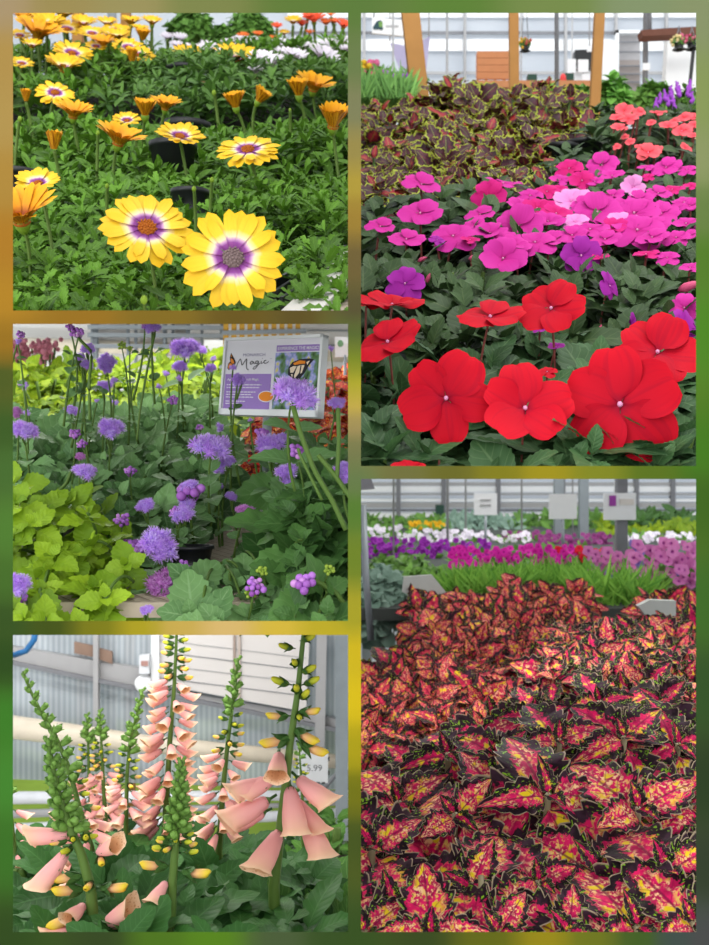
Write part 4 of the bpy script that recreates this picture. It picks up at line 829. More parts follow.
# lawn and hedge outside
struct(MB().box((-2.2, 3.42, -.02), (-.006, 7.5, .02)).build('floor_outside', m_plain('lawn', '#94b048', .95, .05, scale=5, var=.3), smooth=False))
for k, (x, y, wd, h) in enumerate(((60, 700, 90, 60), (150, 690, 60, 50), (280, 720, 90, 50))):
    c = P(x, 790, 6.0); shrub('garden_bush', ('pale bush outside seen through the ribbed panel at the left', 'pale bush outside seen through the ribbed panel behind the middle foxgloves', 'pale bush outside seen through the ribbed panel at the right')[k], 'bush', x, 760, 6.0, wd, h, 3, 70, .22, m_leaf('hazy bush leaf', '#5d6d5c', '#93a48f'))
# foxgloves
def bellmat(name, stops, inn):
    t = NT(name); a, b, r, vec = t.leafuv(); uv = t.n('TexCoord').outputs['UV']
    col = t.ramp(b, stops)
    sp_ = t.step(t.noise(t.n('VectorMath', {0: uv, 1: (26, 16, 1)}, operation='MULTIPLY').outputs[0], 1.0, 1.0), .60, .66)
    i = t.mix(t.M('MULTIPLY', sp_, .6), t.ramp(b, [(0, '#c88a5a'), (.6, inn), (1, '#f6d2b0')]), srgb('#b8683a'))
    return t.out(t.mix(t.n('NewGeometry').outputs['Backfacing'], col, i), .55, .25, .15)
BEL = bellmat('peach pink bell', [(0, '#e69aa0'), (.55, '#f0a9a4'), (.85, '#f3bfa2'), (1, '#f6d0ae')], '#eebb8e')
BEY = bellmat('yellow bud bell', [(0, '#d8a48a'), (.45, '#ecb37e'), (.75, '#e2c33c'), (1, '#d2bd22')], '#d8b83c')
BEG = bellmat('green yellow bud', [(0, '#6e8f2e'), (.4, '#a3b030'), (1, '#cdc42e')], '#b8b83c')
CAX = m_leaf('foxglove calyx', '#2d4f22', '#547a3a', transl=.05); BUG = m_leaf('foxglove bud', '#3c6226', '#729844', '#94b468', .3, transl=.05)
def bell_mesh(m, prof, lob, lip): b = MB(); b.inst(lathe_tpl(prof, 18, 5, lob, .10, lip), np.zeros(3), np.eye(3), 1.0); return b.mesh('bell', m)
BL = [bell_mesh(BEL, [(.001, 0), (.10, .02), (.15, .10), (.165, .22), (.21, .38), (.245, .56), (.258, .74), (.265, .86), (.30, .95), (.345, 1.0)], .07, .10), bell_mesh(BEL, [(.001, 0), (.10, .02), (.14, .12), (.17, .28), (.21, .48), (.235, .7), (.24, .86), (.275, .95), (.31, 1.0)], .09, .14)]
BY = [bell_mesh(BEY, [(.001, 0), (.09, .03), (.12, .15), (.145, .35), (.165, .55), (.17, .74), (.16, .88), (.12, .96), (.07, 1.0)], .12, .05)]
BG = [bell_mesh(BEG, [(.001, 0), (.12, .05), (.17, .25), (.19, .5), (.175, .75), (.12, .92), (.04, 1.0)], .05, .0)]
b = MB(); b.inst(SPH, np.array([0, 0, .32]), np.eye(3), np.array([[.24, .24, .42]]))
for i in range(4):
    a = i * PI / 2 + .4; rd = np.array([math.cos(a), math.sin(a), 0]); b.inst(leaf_tpl(5, 3, .26, .5, .9, droop=-.0), rd * .06, frames(rd * .42 + np.array([0, 0, 1.0]), -rd), .75)
BUD3 = b.mesh('flower_bud', BUG)
b = MB()
for i in range(5):
    a = i * 2 * PI / 5; rd = np.array([math.cos(a), math.sin(a), 0]); b.inst(leaf_tpl(6, 3, .24, .5, .9, droop=-.08), rd * .04 - np.array([0, 0, .06]), frames(rd * .42 + np.array([0, 0, 1.0]), -rd), .50)
b.tube([(0, 0, -.22), (0, 0, 0)], .035, 5); CALX = b.mesh('calyx', CAX)
b = MB()
for i in range(5):
    a = i * 2 * PI / 5; rd = np.array([math.cos(a), math.sin(a), 0]); b.inst(leaf_tpl(7, 3, .26, .5, .8, droop=.12), rd * .05 - np.array([0, 0, .08]), frames(rd * .36 + np.array([0, 0, 1.0]), -rd), .68)
b.tube([(0, 0, -.25), (0, 0, 0)], .04, 5); CALB = b.mesh('calyx', CAX)
def put_bell(plant, c, d, L, kind, bay=3):
    d = nz(np.array(d, float)); x = nz(np.cross(np.array([0, 0, 1.0]), d) + 1e-6); y = np.cross(d, x); R = np.stack([-y, x, d], 1)
    if np.linalg.det(R) < 0: R[:, 1] *= -1
    me = {'P': BL, 'Y': BY, 'G': BG, 'B': [BUD3]}[kind]; W = mat4(R, c, L)
    o = shared(me[int(rng.integers(len(me)))], 'flower_bud' if kind in 'B' else 'bell', plant, W, bay)
    if kind in 'PYG': shared(CALX if kind == 'P' else CALB, 'calyx', o, W, bay)
    return o
def spike(lab, pts, Y, r0, zones, n, L, hero=None, group='foxglove spikes'):
    """pts: pixels from tip down; zones: fractions where green buds, yellow buds and bells end"""
    p = np.array([P(x, y, Y) for x, y in pts]); t = np.linspace(0, 1, 24); seg = np.concatenate([[0], np.cumsum(np.linalg.norm(np.diff(p, axis=0), axis=1))]); seg /= seg[-1]
    p = np.stack([np.interp(t, seg, p[:, k]) for k in range(3)], 1)
    base = np.array([p[-1][0], Y + .02, 1.02 if Y < 1.4 else .78]); r = thing('foxglove', lab, 'flowering plant', base, group)
    pp_ = np.concatenate([p, [base]]); MB().tube(pp_, np.concatenate([np.linspace(.35, 1, 24), [1.1]]) * r0, 8).build('stem', M['stem'], r, 3)
    z1, z2, z3 = zones; s = Y / F
    for i in range(n):
        f = (i + .5) / n * z3; c = np.array([np.interp(f, t, p[:, k]) for k in range(3)]); a = i * 2.4 + U(-.3, .3)
        rad = np.array([math.cos(a), math.sin(a), 0])
        if rad[1] > .55 and f > z1: rad = np.array([math.copysign(.9, rad[0]), .2, 0])
        rr = np.interp(f, t, np.linspace(.35, 1, 24)) * r0
        if f < z1:
            q = f / z1; put_bell(r, c + rad * rr * .9, rad * (.5 + .5 * q) + np.array([0, 0, .9 - .5 * q]), L * s * (.30 + .46 * q), 'B')
        elif f < z2:
            q = (f - z1) / max(z2 - z1, .01); put_bell(r, c + rad * rr * 2.0, rad + np.array([0, -.1, .15 - .4 * q]), L * s * (.42 + .2 * q), 'G' if q < .45 else 'Y')
        elif hero is None:
            q = (f - z2) / max(z3 - z2, .01); put_bell(r, c + rad * (rr + L * s * .2), rad + np.array([0, -.25, -.35 - .5 * q]), L * s * (.72 + .2 * q) * U(.85, 1.1), 'P')
    for (x, y, dx, dy, dz, ln, k) in hero or ():
        c = P(x, y, Y); put_bell(r, c, (dx, -dz, -dy), ln * s, k)
    return r
R3 = []
R3.append(spike('leaning foxglove with a green budded tip at the far left', [(23, 671), (30, 690), (42, 714), (55, 735), (68, 765), (80, 810), (92, 850), (95, 900)], 1.02, .0035, (.50, .62, .95), 46, 26))
R3.append(spike('stout foxglove in front with a fat green bud column at the left', [(48, 738), (52, 765), (60, 800), (70, 828), (82, 855), (91, 890), (94, 940)], .86, .0052, (.48, .52, .53), 40, 30,
  [(68, 834, -1, .12, .1, 38, 'P'), (66, 852, -.6, .9, .25, 42, 'P'), (80, 876, -1, .1, .3, 27.88, 'Y'), (82, 889, -1, .0, .5, 29.52, 'Y'), (92, 882, -.1, .1, 1, 19.68, 'Y'), (102, 888, 1, -.05, .3, 27.88, 'Y'), (80, 912, -.9, .45, .4, 32.8, 'Y'), (86, 930, -1, .2, .4, 40, 'P'), (100, 928, 1, -.6, .4, 46, 'P'), (84, 905, -.3, .2, .9, 30, 'P'), (98, 852, .5, -.25, .4, 34, 'P'), (72, 848, -.5, .1, .9, 16, 'G'), (100, 856, .3, .2, .9, 19.68, 'Y'), (86, 838, .2, -.3, .9, 16, 'G')]))
R3.append(spike('small foxglove in the back left pair, the left one', [(87, 714), (88, 740), (89, 775), (92, 830)], 1.7, .004, (.25, .5, .95), 44, 17))
R3.append(spike('small foxglove in the back left pair, the right one', [(100, 710), (101, 735), (103, 775), (106, 830)], 1.65, .004, (.25, .5, .95), 44, 17))
R3.append(spike('slim foxglove with green tip and few bells left of the tallest peach one', [(143, 689), (138, 710), (130, 740), (127, 775), (126, 820), (125, 865)], 1.25, .0032, (.38, .55, .75), 44, 19))
R3.append(spike('tall peach foxglove reaching the top of its bay in the middle', [(177, 622), (176, 650), (174, 690), (170, 740), (167, 790), (165, 835)], 1.28, .0042, (.04, .27, .97), 62, 24))
R3.append(spike('short green budded foxglove standing in front at the centre', [(181, 760), (180, 790), (178, 820), (175, 850), (172, 890), (170, 940)], .86, .0045, (.42, .5, .52), 46, 26,
  [(166, 866, -1, -.1, .4, 26.24, 'Y'), (184, 872, 1, .05, .3, 27.88, 'Y'), (166, 882, -.4, .6, .8, 28, 'P'), (170, 897, -.5, .4, .9, 24.6, 'Y'), (186, 852, 1, -.1, .4, 14.4, 'G'), (166, 848, -1, -.1, .4, 14.4, 'G'), (176, 838, .1, .1, 1, 11.2, 'G')]))
R3.append(spike('slender foxglove with pale yellow buds between the two tallest ones', [(238, 658), (236, 680), (232, 710), (228, 740), (223, 790), (219, 850)], 1.15, .0036, (.3, .5, .92), 50, 22))
HB = [(292, 648, -.8, -.2, .5, 16, 'G'), (296, 664, -.1, -.3, 1, 16, 'G'), (288, 684, -.9, -.3, .4, 19.2, 'G'), (297, 690, .0, -.3, .9, 17.6, 'G'), (303, 672, .8, -.35, .5, 17.6, 'G'), (305, 684, 1, -.4, .4, 17.6, 'G'), (301, 698, .5, -.5, .7, 17.6, 'G'), (300, 712, .95, -.05, .3, 21.32, 'Y'), (287, 716, -1, .0, .3, 21.32, 'Y'), (303, 640, .8, -.3, .5, 16, 'G'), (296, 632, -.7, -.4, .5, 16, 'G'), (298, 715, .2, .1, .9, 14.4, 'G'), (289, 738, -1, .25, .3, 29.52, 'Y'), (296, 730, .8, .45, .5, 27.88, 'Y'), (302, 744, 1, .42, .35, 27.88, 'Y'), (279, 754, .0, .5, 1.0, 38, 'P'), (266, 780, -.9, .35, .4, 38, 'P'), (276, 776, -.9, .55, .3, 38, 'P'), (298, 778, .8, .65, .4, 42, 'P'), (268, 800, -1, .55, .35, 46, 'P'), (264, 812, -1, .4, .2, 40, 'P'), (296, 800, .6, .8, .4, 40, 'P'), (290, 788, .18, .85, .75, 52, 'P'), (279, 832, -.45, .7, .95, 52, 'P'), (304, 812, .4, .85, .6, 50, 'P')]
R3.append(spike('tallest foxglove in front at the right with large open peach bells', [(306, 618), (303, 640), (298, 690), (290, 745), (284, 800), (278, 850), (274, 885)], .95, .0050, (.02, .03, .04), 4, 30, HB))
R3.append(spike('tiny budding foxglove in front of the price card', [(299, 742), (300, 760), (302, 790), (304, 830)], 1.6, .003, (.2, .8, .95), 30, 13))
R3.append(spike('pale pink foxglove cut off by the left edge of its bay', [(8, 790), (12, 820), (15, 850), (16, 880)], 1.2, .003, (.05, .1, .95), 14, 20))
LF = [leaf_tpl(13, 5, w_, .7, .8, True, .05, fold=.14, droop=d, wave=.03, pet=.08) for w_, d in ((.25, .35), (.22, .55), (.28, .2))]
MFX = m_leaf('foxglove leaf', '#143214', '#3c6c2e', '#5c8a50', .3, .5, .1, .2, 9); MFY = m_leaf('foxglove young leaf', '#24501a', '#5c8f34', '#86b058', .4, .5, .15, .2, 8)
for i, r in enumerate(R3):
    c = np.array(r.location); Y = c[1]; mb = MB(); px = CX + c[0] / Y * F; n = 26 if Y < 1.3 else 18
    wdt = 46 if Y < 1.3 else 34
    top = {0: 845, 1: 880, 6: 890, 8: 855, 7: 845, 5: 840, 4: 850}.get(i, 830)
    scatter(mb, px - wdt, px + wdt, top, 960, Y + .12, max(.80, Y - .08), n, LF, .062 * (1 if Y < 1.3 else .9), 3, ax=(0, -.35, .9), mode='r', m=4, rnd=U(0, .8), t0=40, t1=95, inner=.6)
    mb.build('foliage', MFX, r, 3)
for x0, x1, y0, Y, lab in ((5, 70, 850, 1.15, 'dark leaved plant without spikes in the lower left corner of its bay'), (100, 170, 850, 1.3, 'dark leaved plant between the slim and the short foxglove'), (185, 260, 845, 1.2, 'dark leaved plant left of the tallest foxglove'), (300, 354, 808, 1.5, 'dense green plant at the divider behind the large open bells'), (285, 354, 870, 1.1, 'dark leaved plant in front at the lower right by the divider'), (190, 350, 822, 1.9, 'green plants far behind the open bells under the rail pipes')):
    x = ((x0 + x1) / 2 - CX) / F * Y; r = thing('foxglove_seedling', lab, 'plant', (x, Y + .05, 1.02 if Y < 1.4 else .78), 'leafy plants among the foxgloves'); mb = MB()
    scatter(mb, x0, x1, y0, 950, Y + .15, max(.82, Y - .15), 46, LF, .06 if Y < 1.3 else .045, 3, ax=(0, -.3, .9), mode='r', m=4, rnd=U(0, .7), t0=35, t1=95, inner=.5)
    mb.build('foliage', MFX if x0 < 280 else MFY, r, 3); s = MB()
    for _ in range(5): MB().tube(curve(np.array(r.location), P(U(x0, x1), y0 + 20, Y), (0, 0, 0), 4), .003, 5).build('stem', M['stem'], r, 3)
b = MB().box((-1.0, .82, .99), (-.006, 1.38, 1.02)); tb = thing('potting_bench', 'dark bench top under the foxgloves', 'bench', (-.4, 1.5, 1.0)); b.build('bench_top', M['soil'], tb, smooth=False)
for x in (-.95, -.04): MB().box((x - .02, 1.3, 0), (x + .02, 1.34, .99)).build('bench_leg', M['steel'], tb, smooth=False)
tb = thing('potting_bench', 'lower dark bench top under the small foxgloves at the back', 'bench', (-.4, 1.8, .76)); MB().box((-1.0, 1.42, .75), (-.006, 2.15, .78)).build('bench_top', M['soil'], tb, smooth=False)
for x in (-.95, -.04): MB().box((x - .02, 2.08, 0), (x + .02, 2.12, .75)).build('bench_leg', M['steel'], tb, smooth=False)
# ---------------------------------------------------------------- upper right bay: busy lizzies, edged coleus, greenhouse behind
B4A, B4S = 1.1565, .475
def Y4(py): return (1.5 - B4A) / (B4S - (CY - py) / F)
def petal_flat(name, c_in, c_mid, c_out, back, vein=.12):
    t = NT(name); a, b, r, vec = t.leafuv()
    col = t.ramp(b, [(0, c_in), (.18, c_mid), (1, c_out)])
    st = t.noise(t.n('VectorMath', {0: vec, 1: (9, .7, 1)}, operation='MULTIPLY').outputs[0], 1.0, 2.0)
    col = t.mix(t.M('MULTIPLY', t.step(st, .45, .7), vein), col, srgb(c_in))
    return t.out(t.mix(t.n('NewGeometry').outputs['Backfacing'], col, srgb(back)), .65, .12, .15)
IMP = {'r': petal_flat('red petal', '#8c0628', '#bc0824', '#cc0a22', '#b00a20', .3), 'm': petal_flat('magenta petal', '#a8186c', '#c62890', '#d438a2', '#a42880'), 'p': petal_flat('hot pink petal', '#b00c58', '#c8166c', '#d42484', '#a8145c'),
       'l': petal_flat('light pink petal', '#d860b0', '#e68acb', '#ec9ad4', '#cc70b4'), 'u': petal_flat('purple petal', '#801480', '#981e90', '#a82ea4', '#801c7c'), 's': petal_flat('salmon petal', '#d83040', '#ec4a58', '#f46a72', '#d85060')}
def lizzie(m, seed, cup=.12):
    r_ = np.random.default_rng(seed); b = MB()
    order = [0, 2, 4, 1, 3]
    for q, i in enumerate(order):
        a = 2 * PI * i / 5 + r_.uniform(-.14, .14) + PI / 2; e = cup + r_.uniform(-.12, .26)
        tp = leaf_tpl(13, 9, r_.uniform(.41, .51), oval=True, fold=.0, droop=r_.uniform(.02, .34), wave=.07, wk=1.0, ph=r_.uniform(0, 6))
        v = tp[0].copy(); nt = np.exp(-(v[:, 0] / .12) ** 2) * np.clip((v[:, 1] - .75) / .25, 0, 1); v[:, 1] -= nt * .10  # notched tip
        rd = np.array([math.cos(a), math.sin(a), 0]); z = np.array([0, 0, 1.0]); d = rd * math.cos(e) + z * math.sin(e); n = -rd * math.sin(e) + z * math.cos(e)
        b.inst((v, tp[1], tp[2]), z * .012 * q + rd * .03, frames(d, n), r_.uniform(.9, 1.06) * (1.0 if i != 2 else .94), rnd=r_.uniform(0, 1))
    return b.mesh('flower', m)
LZ = {k: [lizzie(m, s, c) for s, c in ((1, .10), (2, .22), (3, .35), (4, .05), (5, .15), (6, .28))] for k, m in IMP.items()}
b = MB(); b.inst(SPH, np.array([0, 0, .05]), np.eye(3), np.array([[.05, .045, .045]])); b.inst(SPL, np.array([.02, .0, .07]), np.eye(3), .03); EYE = b.mesh('flower_eye', m_plain('pale pink flower eye', '#d890b8', .5, .3, scale=300, var=.3))
b = MB(); b.inst(lathe_tpl([(.001, 0), (.12, .12), (.2, .35), (.16, .7), (.05, .95), (.001, 1)], 10), np.zeros(3), np.eye(3), 1.0); BUDP = b.mesh('flower_bud', m_plain('pink bud', '#d05078', .5, .3))
PL4 = [(395, .84, 'r', 'red busy lizzie at the left by the divider with a flower seen side on'), (450, .84, 'r', 'red busy lizzie in front bearing the round flat red flower left of the largest one'), (530, .84, 'r', 'red busy lizzie in the front middle with a ragged five petalled flower'), (640, .84, 'r', 'red busy lizzie with the largest red flower at the front right'),
       (400, 1.1, 'm', 'purple pink busy lizzie at the left below the edged coleus'), (470, 1.25, 'm', 'magenta busy lizzie in the middle left with flowers beside dark leaves'), (545, 1.2, 'm', 'magenta busy lizzie in the middle with crowded overlapping flowers'), (625, 1.25, 'm', 'magenta busy lizzie right of the middle with ruffled flowers'), (680, 1.1, 'm', 'pink busy lizzie at the right frame edge with a large pale bud'),
       (590, 1.6, 'm', 'hot pink busy lizzie at the back behind the magenta mass'), (665, 1.55, 'm', 'magenta busy lizzie at the back right in front of the salmon flowers'),
       (625, 2.05, 's', 'salmon busy lizzie left half of the coral flowers by the timber post'), (682, 2.05, 's', 'salmon busy lizzie at the right frame edge below the purple spikes')]
GR4 = {'r': 'red busy lizzies in front', 'm': 'magenta busy lizzies', 's': 'salmon busy lizzies'}
roots4 = [thing('busy_lizzie', lab, 'flowering plant', ((x - CX) / F * Y, Y + .02, B4A + B4S * Y - .13), GR4[k]) for x, Y, k, lab in PL4]
pc4 = np.array([[p[0], p[1]] for p in PL4])
IL = [leaf_tpl(19, 5, w_, .75, .85, True, .05, fold=.16, droop=d, wave=.015, pet=.1) for w_, d in ((.27, .25), (.25, .45), (.30, .12))]; ILs = [leaf_tpl(14, 3, .28, .75, .85, fold=.18, droop=.3, pet=.1)]
MIM = m_leaf('busy lizzie leaf', '#1e3622', '#4c7242', '#7c9a68', .35, .5, .1, .25, 7); MIMd = m_leaf('dark busy lizzie leaf', '#1c2a1a', '#456034', '#728452', .3, .5, .1, .25, 7)
n = 1500; px, py = U(352, 735, n), U(70, 520, n); Yf = (1.5 - B4A + .03) / (B4S - (CY - py) / F)
k = (Yf > .77) & (Yf < 2.45) & (U(0, 1, n) < np.clip(.30 * Yf ** 1.6, 0, 1)) & ~((px < 545) & (py < 200)) & ~((px < 590) & (py < 168)) & ~((px < 420) & (py < 222)); px, py, Yf = px[k], py[k], Yf[k]
own = np.array([int(np.argmin(((a - pc4[:, 0]) * b_ / F) ** 2 + (b_ - pc4[:, 1]) ** 2)) for a, b_ in zip(px, Yf)])
for i, r in enumerate(roots4):
    q = own == i; kk = q.sum()
    if not kk: continue
    z = B4A - .018 + (.028 if PL4[i][2] == 's' else .012 if PL4[i][2] == 'm' else 0) + B4S * Yf[q] - U(0, 1, kk) ** 2 * .05; ps = np.stack([(px[q] - CX) / F * Yf[q], Yf[q], z], 1); mb = MB()
    ax = nz(np.stack([U(-.55, .55, kk), U(-.8, -.1, kk), np.full(kk, .8)], 1)); sz = (.072 if PL4[i][2] == 'r' else .062 if PL4[i][2] != 's' else .055) * U(.7, 1.2, kk)
    rosettes(mb, ps, ax, IL if PL4[i][1] < 1.5 else ILs, sz, 7, 25, 92, .35, rnd=U(.1, .9, kk))
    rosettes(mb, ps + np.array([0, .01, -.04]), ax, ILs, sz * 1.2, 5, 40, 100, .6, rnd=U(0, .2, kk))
    mb.build('foliage', MIM if PL4[i][2] == 'r' else MIMd, r, 4)
    c0 = np.array(r.location)
    for p in ps[::7][:24]: MB().tube(curve(p, c0 + (p - c0) * np.array([.4, .4, 0]), (0, 0, 0), 5), .0026, 6, rnd=.1).build('stem', M['stem'], r, 4)
FL4 = '''446,398,96,r,1,0 525,409,98,r,.9,.2 620,405,122,r,.97,0 388,343,76,r,.5,-.3 490,318,74,r,.38,.1 551,309,72,r,.8,0 657,353,88,r,.75,.4 392,306,66,r,.3,0 408,468,36,r,.5,0 547,372,22,r,.4,0 366,306,40,r,.35,0
421,185,40,m,.36,.4 420,214,48,m,.6,.1 380,227,30,m,.45,.2 406,240,42,m,.42,.2 453,237,48,m,.5,0 489,196,37,p,.88,0 503,184,40,m,.2,.1 503,259,50,m,.82,0 518,227,50,m,.78,0 490,234,38,m,.5,-.2 405,284,42,u,.8,0 480,215,30,m,.4,0 470,240,20,p,.4,0
582,181,28,p,.8,.1 602,166,34,m,.6,0 569,169,30,p,.6,0 633,187,26,l,.9,0 666,168,34,m,.55,0 687,170,22,m,.35,0 648,177,13,p,.5,0 658,194,28,m,.32,.3 571,202,44,l,.62,0 597,213,50,m,.62,.2 547,192,26,p,.6,0 537,209,38,p,.55,0 528,224,38,m,.55,0 634,214,54,m,.55,0 637,231,58,m,.5,.1 661,214,40,m,.55,.3 684,203,32,m,.32,0 686,224,30,m,.5,0 581,256,44,u,.88,.3 535,243,44,m,.45,0 551,241,34,m,.35,0 609,286,34,u,.35,1.2 684,308,34,m,.9,0 646,255,30,p,.35,0 664,256,20,m,.5,0 691,186,16,p,.5,0 684,326,40,u,.6,1.2 631,326,30,u,.4,1.3 556,214,34,p,.5,.2 612,228,34,p,.5,0 590,230,40,m,.4,0 520,208,32,m,.5,.2 575,222,30,l,.5,0 652,238,36,m,.45,0 613,196,26,m,.4,0 558,190,20,p,.5,0 595,182,20,m,.4,0 506,240,32,m,.4,0 540,330,14,u,.4,0 556,347,18,u,.5,0 437,240,18,u,.4,.4 515,245,34,m,0.50,0.2 548,222,36,m,0.50,0.0 572,236,34,m,0.50,0.1 605,240,36,m,0.45,0.0 622,222,34,l,0.50,0.0 655,226,34,m,0.50,0.1 676,238,30,m,0.45,0.0 560,180,24,m,0.50,0.1 612,176,26,m,0.45,0.0 640,200,28,m,0.45,0.1 672,190,26,p,0.40,0.0 530,196,28,m,0.45,0.1 584,206,30,m,0.45,0.0 625,206,28,m,0.40,0.2 667,258,26,m,0.45,0.0 475,226,26,m,0.40,0.1 690,268,24,m,0.50,0.0 600,258,20,p,0.40,0.0 690,206,20,m,0.50,0.0 645,168,18,m,0.40,0.0 689,236,20,m,.4,0
624,111,16,s,.7,0 628,119,16,s,.6,0 617,118,12,s,.5,0 619,129,14,s,.5,0 639,112,10,s,.5,.4 658,113,14,s,.3,0 684,118,15,s,.5,0 668,127,16,s,.5,0 682,131,17,s,.6,.2 694,125,12,s,.6,0 648,153,20,s,.5,.2 656,150,12,s,.5,0 651,123,8,s,.7,0 630,142,9,s,.6,0 685,148,12,s,.5,.8 625,137,7,s,.6,0 617,147,7,s,.6,0 640,148,10,s,.5,0 674,121,9,s,.5,0 692,116,9,s,.5,0 636,116,10,s,.4,0 694,136,10,s,.5,0'''
def put_lizzie(it, bay=4):
    a = it.split(','); x, y, wd = map(float, a[:3]); k = a[3]; asp, rl = float(a[4]), float(a[5])
    Y = {'r': np.interp(y, [300, 400, 470], [.93, .80, .76])}.get(k) or max(.82, min(2.1, Y4(y + (6 if k != 's' else 2))))
    if k == 's': Y = np.interp(y, [110, 155], [2.1, 1.85])
    kk = 's' if k == 's' else 'r' if k == 'r' else 'm'
    i = min((j for j in range(len(PL4)) if PL4[j][2] == kk), key=lambda j: ((x - PL4[j][0]) * Y / F) ** 2 + (Y - PL4[j][1]) ** 2 * .7); rt = roots4[i]
    c = P(x, y, Y); R = wd / 2 / F * Y * {'r': 1.04, 's': 1.35}.get(k, 1.04); nn = face(c, asp, rl); spin = U(-.4, .4); W = mat4(rot_to(nn, 0) @ np.array([[math.cos(spin), -math.sin(spin), 0], [math.sin(spin), math.cos(spin), 0], [0, 0, 1]]), c, R)
    fl = shared(LZ[k][int(rng.integers(6))], 'flower', rt, W, bay)
    if wd > 16: shared(EYE, 'flower_eye', fl, W, bay)
    s = MB(); s.tube(curve(c - nn * R * .05, c + np.array([U(-.01, .01), .03, -.07]), (0, 0, .008), 6), .0011 * Y, 5); s.build('flower_stem', M['pst'], fl, bay, W)
M['pst'] = m_plain('pinkish stem', '#8c4a44', .5, .3)
for it in FL4.split(): put_lizzie(it)
for x, y, ln, dx, dz in ((422, 260, 12, .8, .3), (474, 258, 13, .9, .2), (428, 279, 12, .3, .8), (688, 287, 24, .9, .3), (628, 282, 12, -.5, .5), (600, 328, 8, .2, .9), (430, 186, 8, .3, .9)):
    Y = max(.85, Y4(y)); i = int(np.argmin(((x - pc4[:, 0]) * Y / F) ** 2 + (Y - pc4[:, 1]) ** 2)); shared(BUDP, 'flower_bud', roots4[i], mat4(rot_to((dx, -.5, dz)), P(x - dx * ln / 2, y + dz * ln / 2, Y), ln / F * Y), 4)
# coleus with lime edges
t = NT('maroon coleus leaf with lime edge'); a, b_, r_, vec = t.leafuv(); n1 = t.noise(vec, 6.0, 2.0)
cen = t.mix(t.M('MULTIPLY', t.step(t.M('ADD', r_, t.M('MULTIPLY', n1, .5)), .85, 1.2), t.step(a, .75, .2)), t.mix(t.step(n1, .4, .65), srgb('#38141f'), srgb('#582230')), srgb('#a82434'))
ed = t.step(t.M('ADD', t.M('MAXIMUM', a, t.M('MULTIPLY_ADD', b_, 6.0, -5.1)), t.M('MULTIPLY_ADD', n1, .30, -.15)), .77, .86)
sv = t.M('PINGPONG', t.M('SUBTRACT', t.M('MULTIPLY', b_, 6.0), t.M('MULTIPLY', a, 1.6)), .5)
MLC = t.out(t.mix(ed, t.mix(t.M('MULTIPLY', t.step(a, .06, .02), .6), cen, srgb('#8a9a3a')), srgb('#a3ad30')), .5, .35, .12, bump=sv, bstr=.4, bdist=.001)
CE = [leaf_tpl(13, 7, w_, .55, .75, True, .13, fold=.12, droop=d, wave=.10, wk=2.0, pet=.08, ph=i) for i, (w_, d) in enumerate(((.42, .35), (.38, .15), (.44, .6), (.40, .5)))]
for x0, x1, y0, y1, Y0, Y1, n, sz, lab in ((352, 450, 150, 215, 2.1, 1.6, 80, .050, 'edged coleus in the low left mound beside the divider'), (430, 545, 140, 205, 2.1, 1.65, 88, .050, 'edged coleus in the low mound right behind the magenta flowers'), (352, 470, 110, 165, 2.45, 2.05, 70, .050, 'edged coleus in the left mound under the grassy tuft'), (408, 510, 82, 150, 2.6, 2.25, 88, .056, 'tall edged coleus left half of the big mound before the timber posts'), (490, 592, 78, 165, 2.6, 2.15, 92, .058, 'tall edged coleus right half of the big mound beside the black pots')):
    x = ((x0 + x1) / 2 - CX) / F * Y1; r = thing('edged_coleus', lab, 'plant', (x, Y1 + .1, B4A + B4S * Y1 - .12), 'maroon coleus plants with lime edges'); mb = MB()
    hole = (lambda X, Yy: (Yy < y0 + (y1 - y0) * .8 * (np.abs(X - (x0 + x1) / 2) / (x1 - x0) * 1.7) ** 2)) if y0 < 100 else None
    ps = scatter(mb, x0, x1, y0, y1, Y0, Y1, n, CE, sz, 4, jit=.55, m=3, hole=hole, inner=.5); scatter(mb, x0 + 4, x1 - 4, y0 + 14, y1 + 12, Y0 + .08, Y1 + .1, n // 2, CE, sz * 1.2, 4, m=2, rnd=.0, hole=hole)
    mb.build('foliage', MLC, r, 4); s = MB(); c0 = np.array(r.location)
    for p in ps[::5]: s.tube(curve(p, c0 + (p - c0) * np.array([.5, .5, 0]), (0, 0, 0), 5), .0028, 5)
    s.build('stem', M['stem'], r, 4)
for x, y, Y, lab in ((560, 165, 2.05, 'black pot under the edged coleus left of the whitish label'), (583, 160, 2.1, 'black pot under the edged coleus right of the whitish label')):
    c = P(x, y + 14, Y); p = thing('nursery_pot', lab, 'pot', tuple(c), 'black pots under the edged coleus'); b = MB(); pot(b, c, .035, .06); b.build('pot_body', M['black'], p, 4); MB().inst(SPL, c + np.array([0, 0, .05]), np.eye(3), np.array([[.03, .03, .006]])).build('potting_soil', M['soil'], p, 4)
b = MB(); v = [[x, Y, B4A + B4S * Y - d] for d in (.15, .13) for Y in (1.12, 2.75) for x in (.006, 1.2)]
tb = thing('planting_bench', 'sloping dark bench top under the busy lizzies and edged coleus', 'bench', (.5, 2, 1.9)); b.add(v, [[0, 2, 3, 1], [4, 5, 7, 6], [0, 1, 5, 4], [2, 6, 7, 3], [0, 4, 6, 2], [1, 3, 7, 5]]); b.build('bench_top', M['soil'], tb, smooth=False)
for x in (1.16,): MB().box((x - .02, 2.7, 0), (x + .02, 2.74, 2.29)).build('bench_leg', M['steel'], tb, smooth=False)
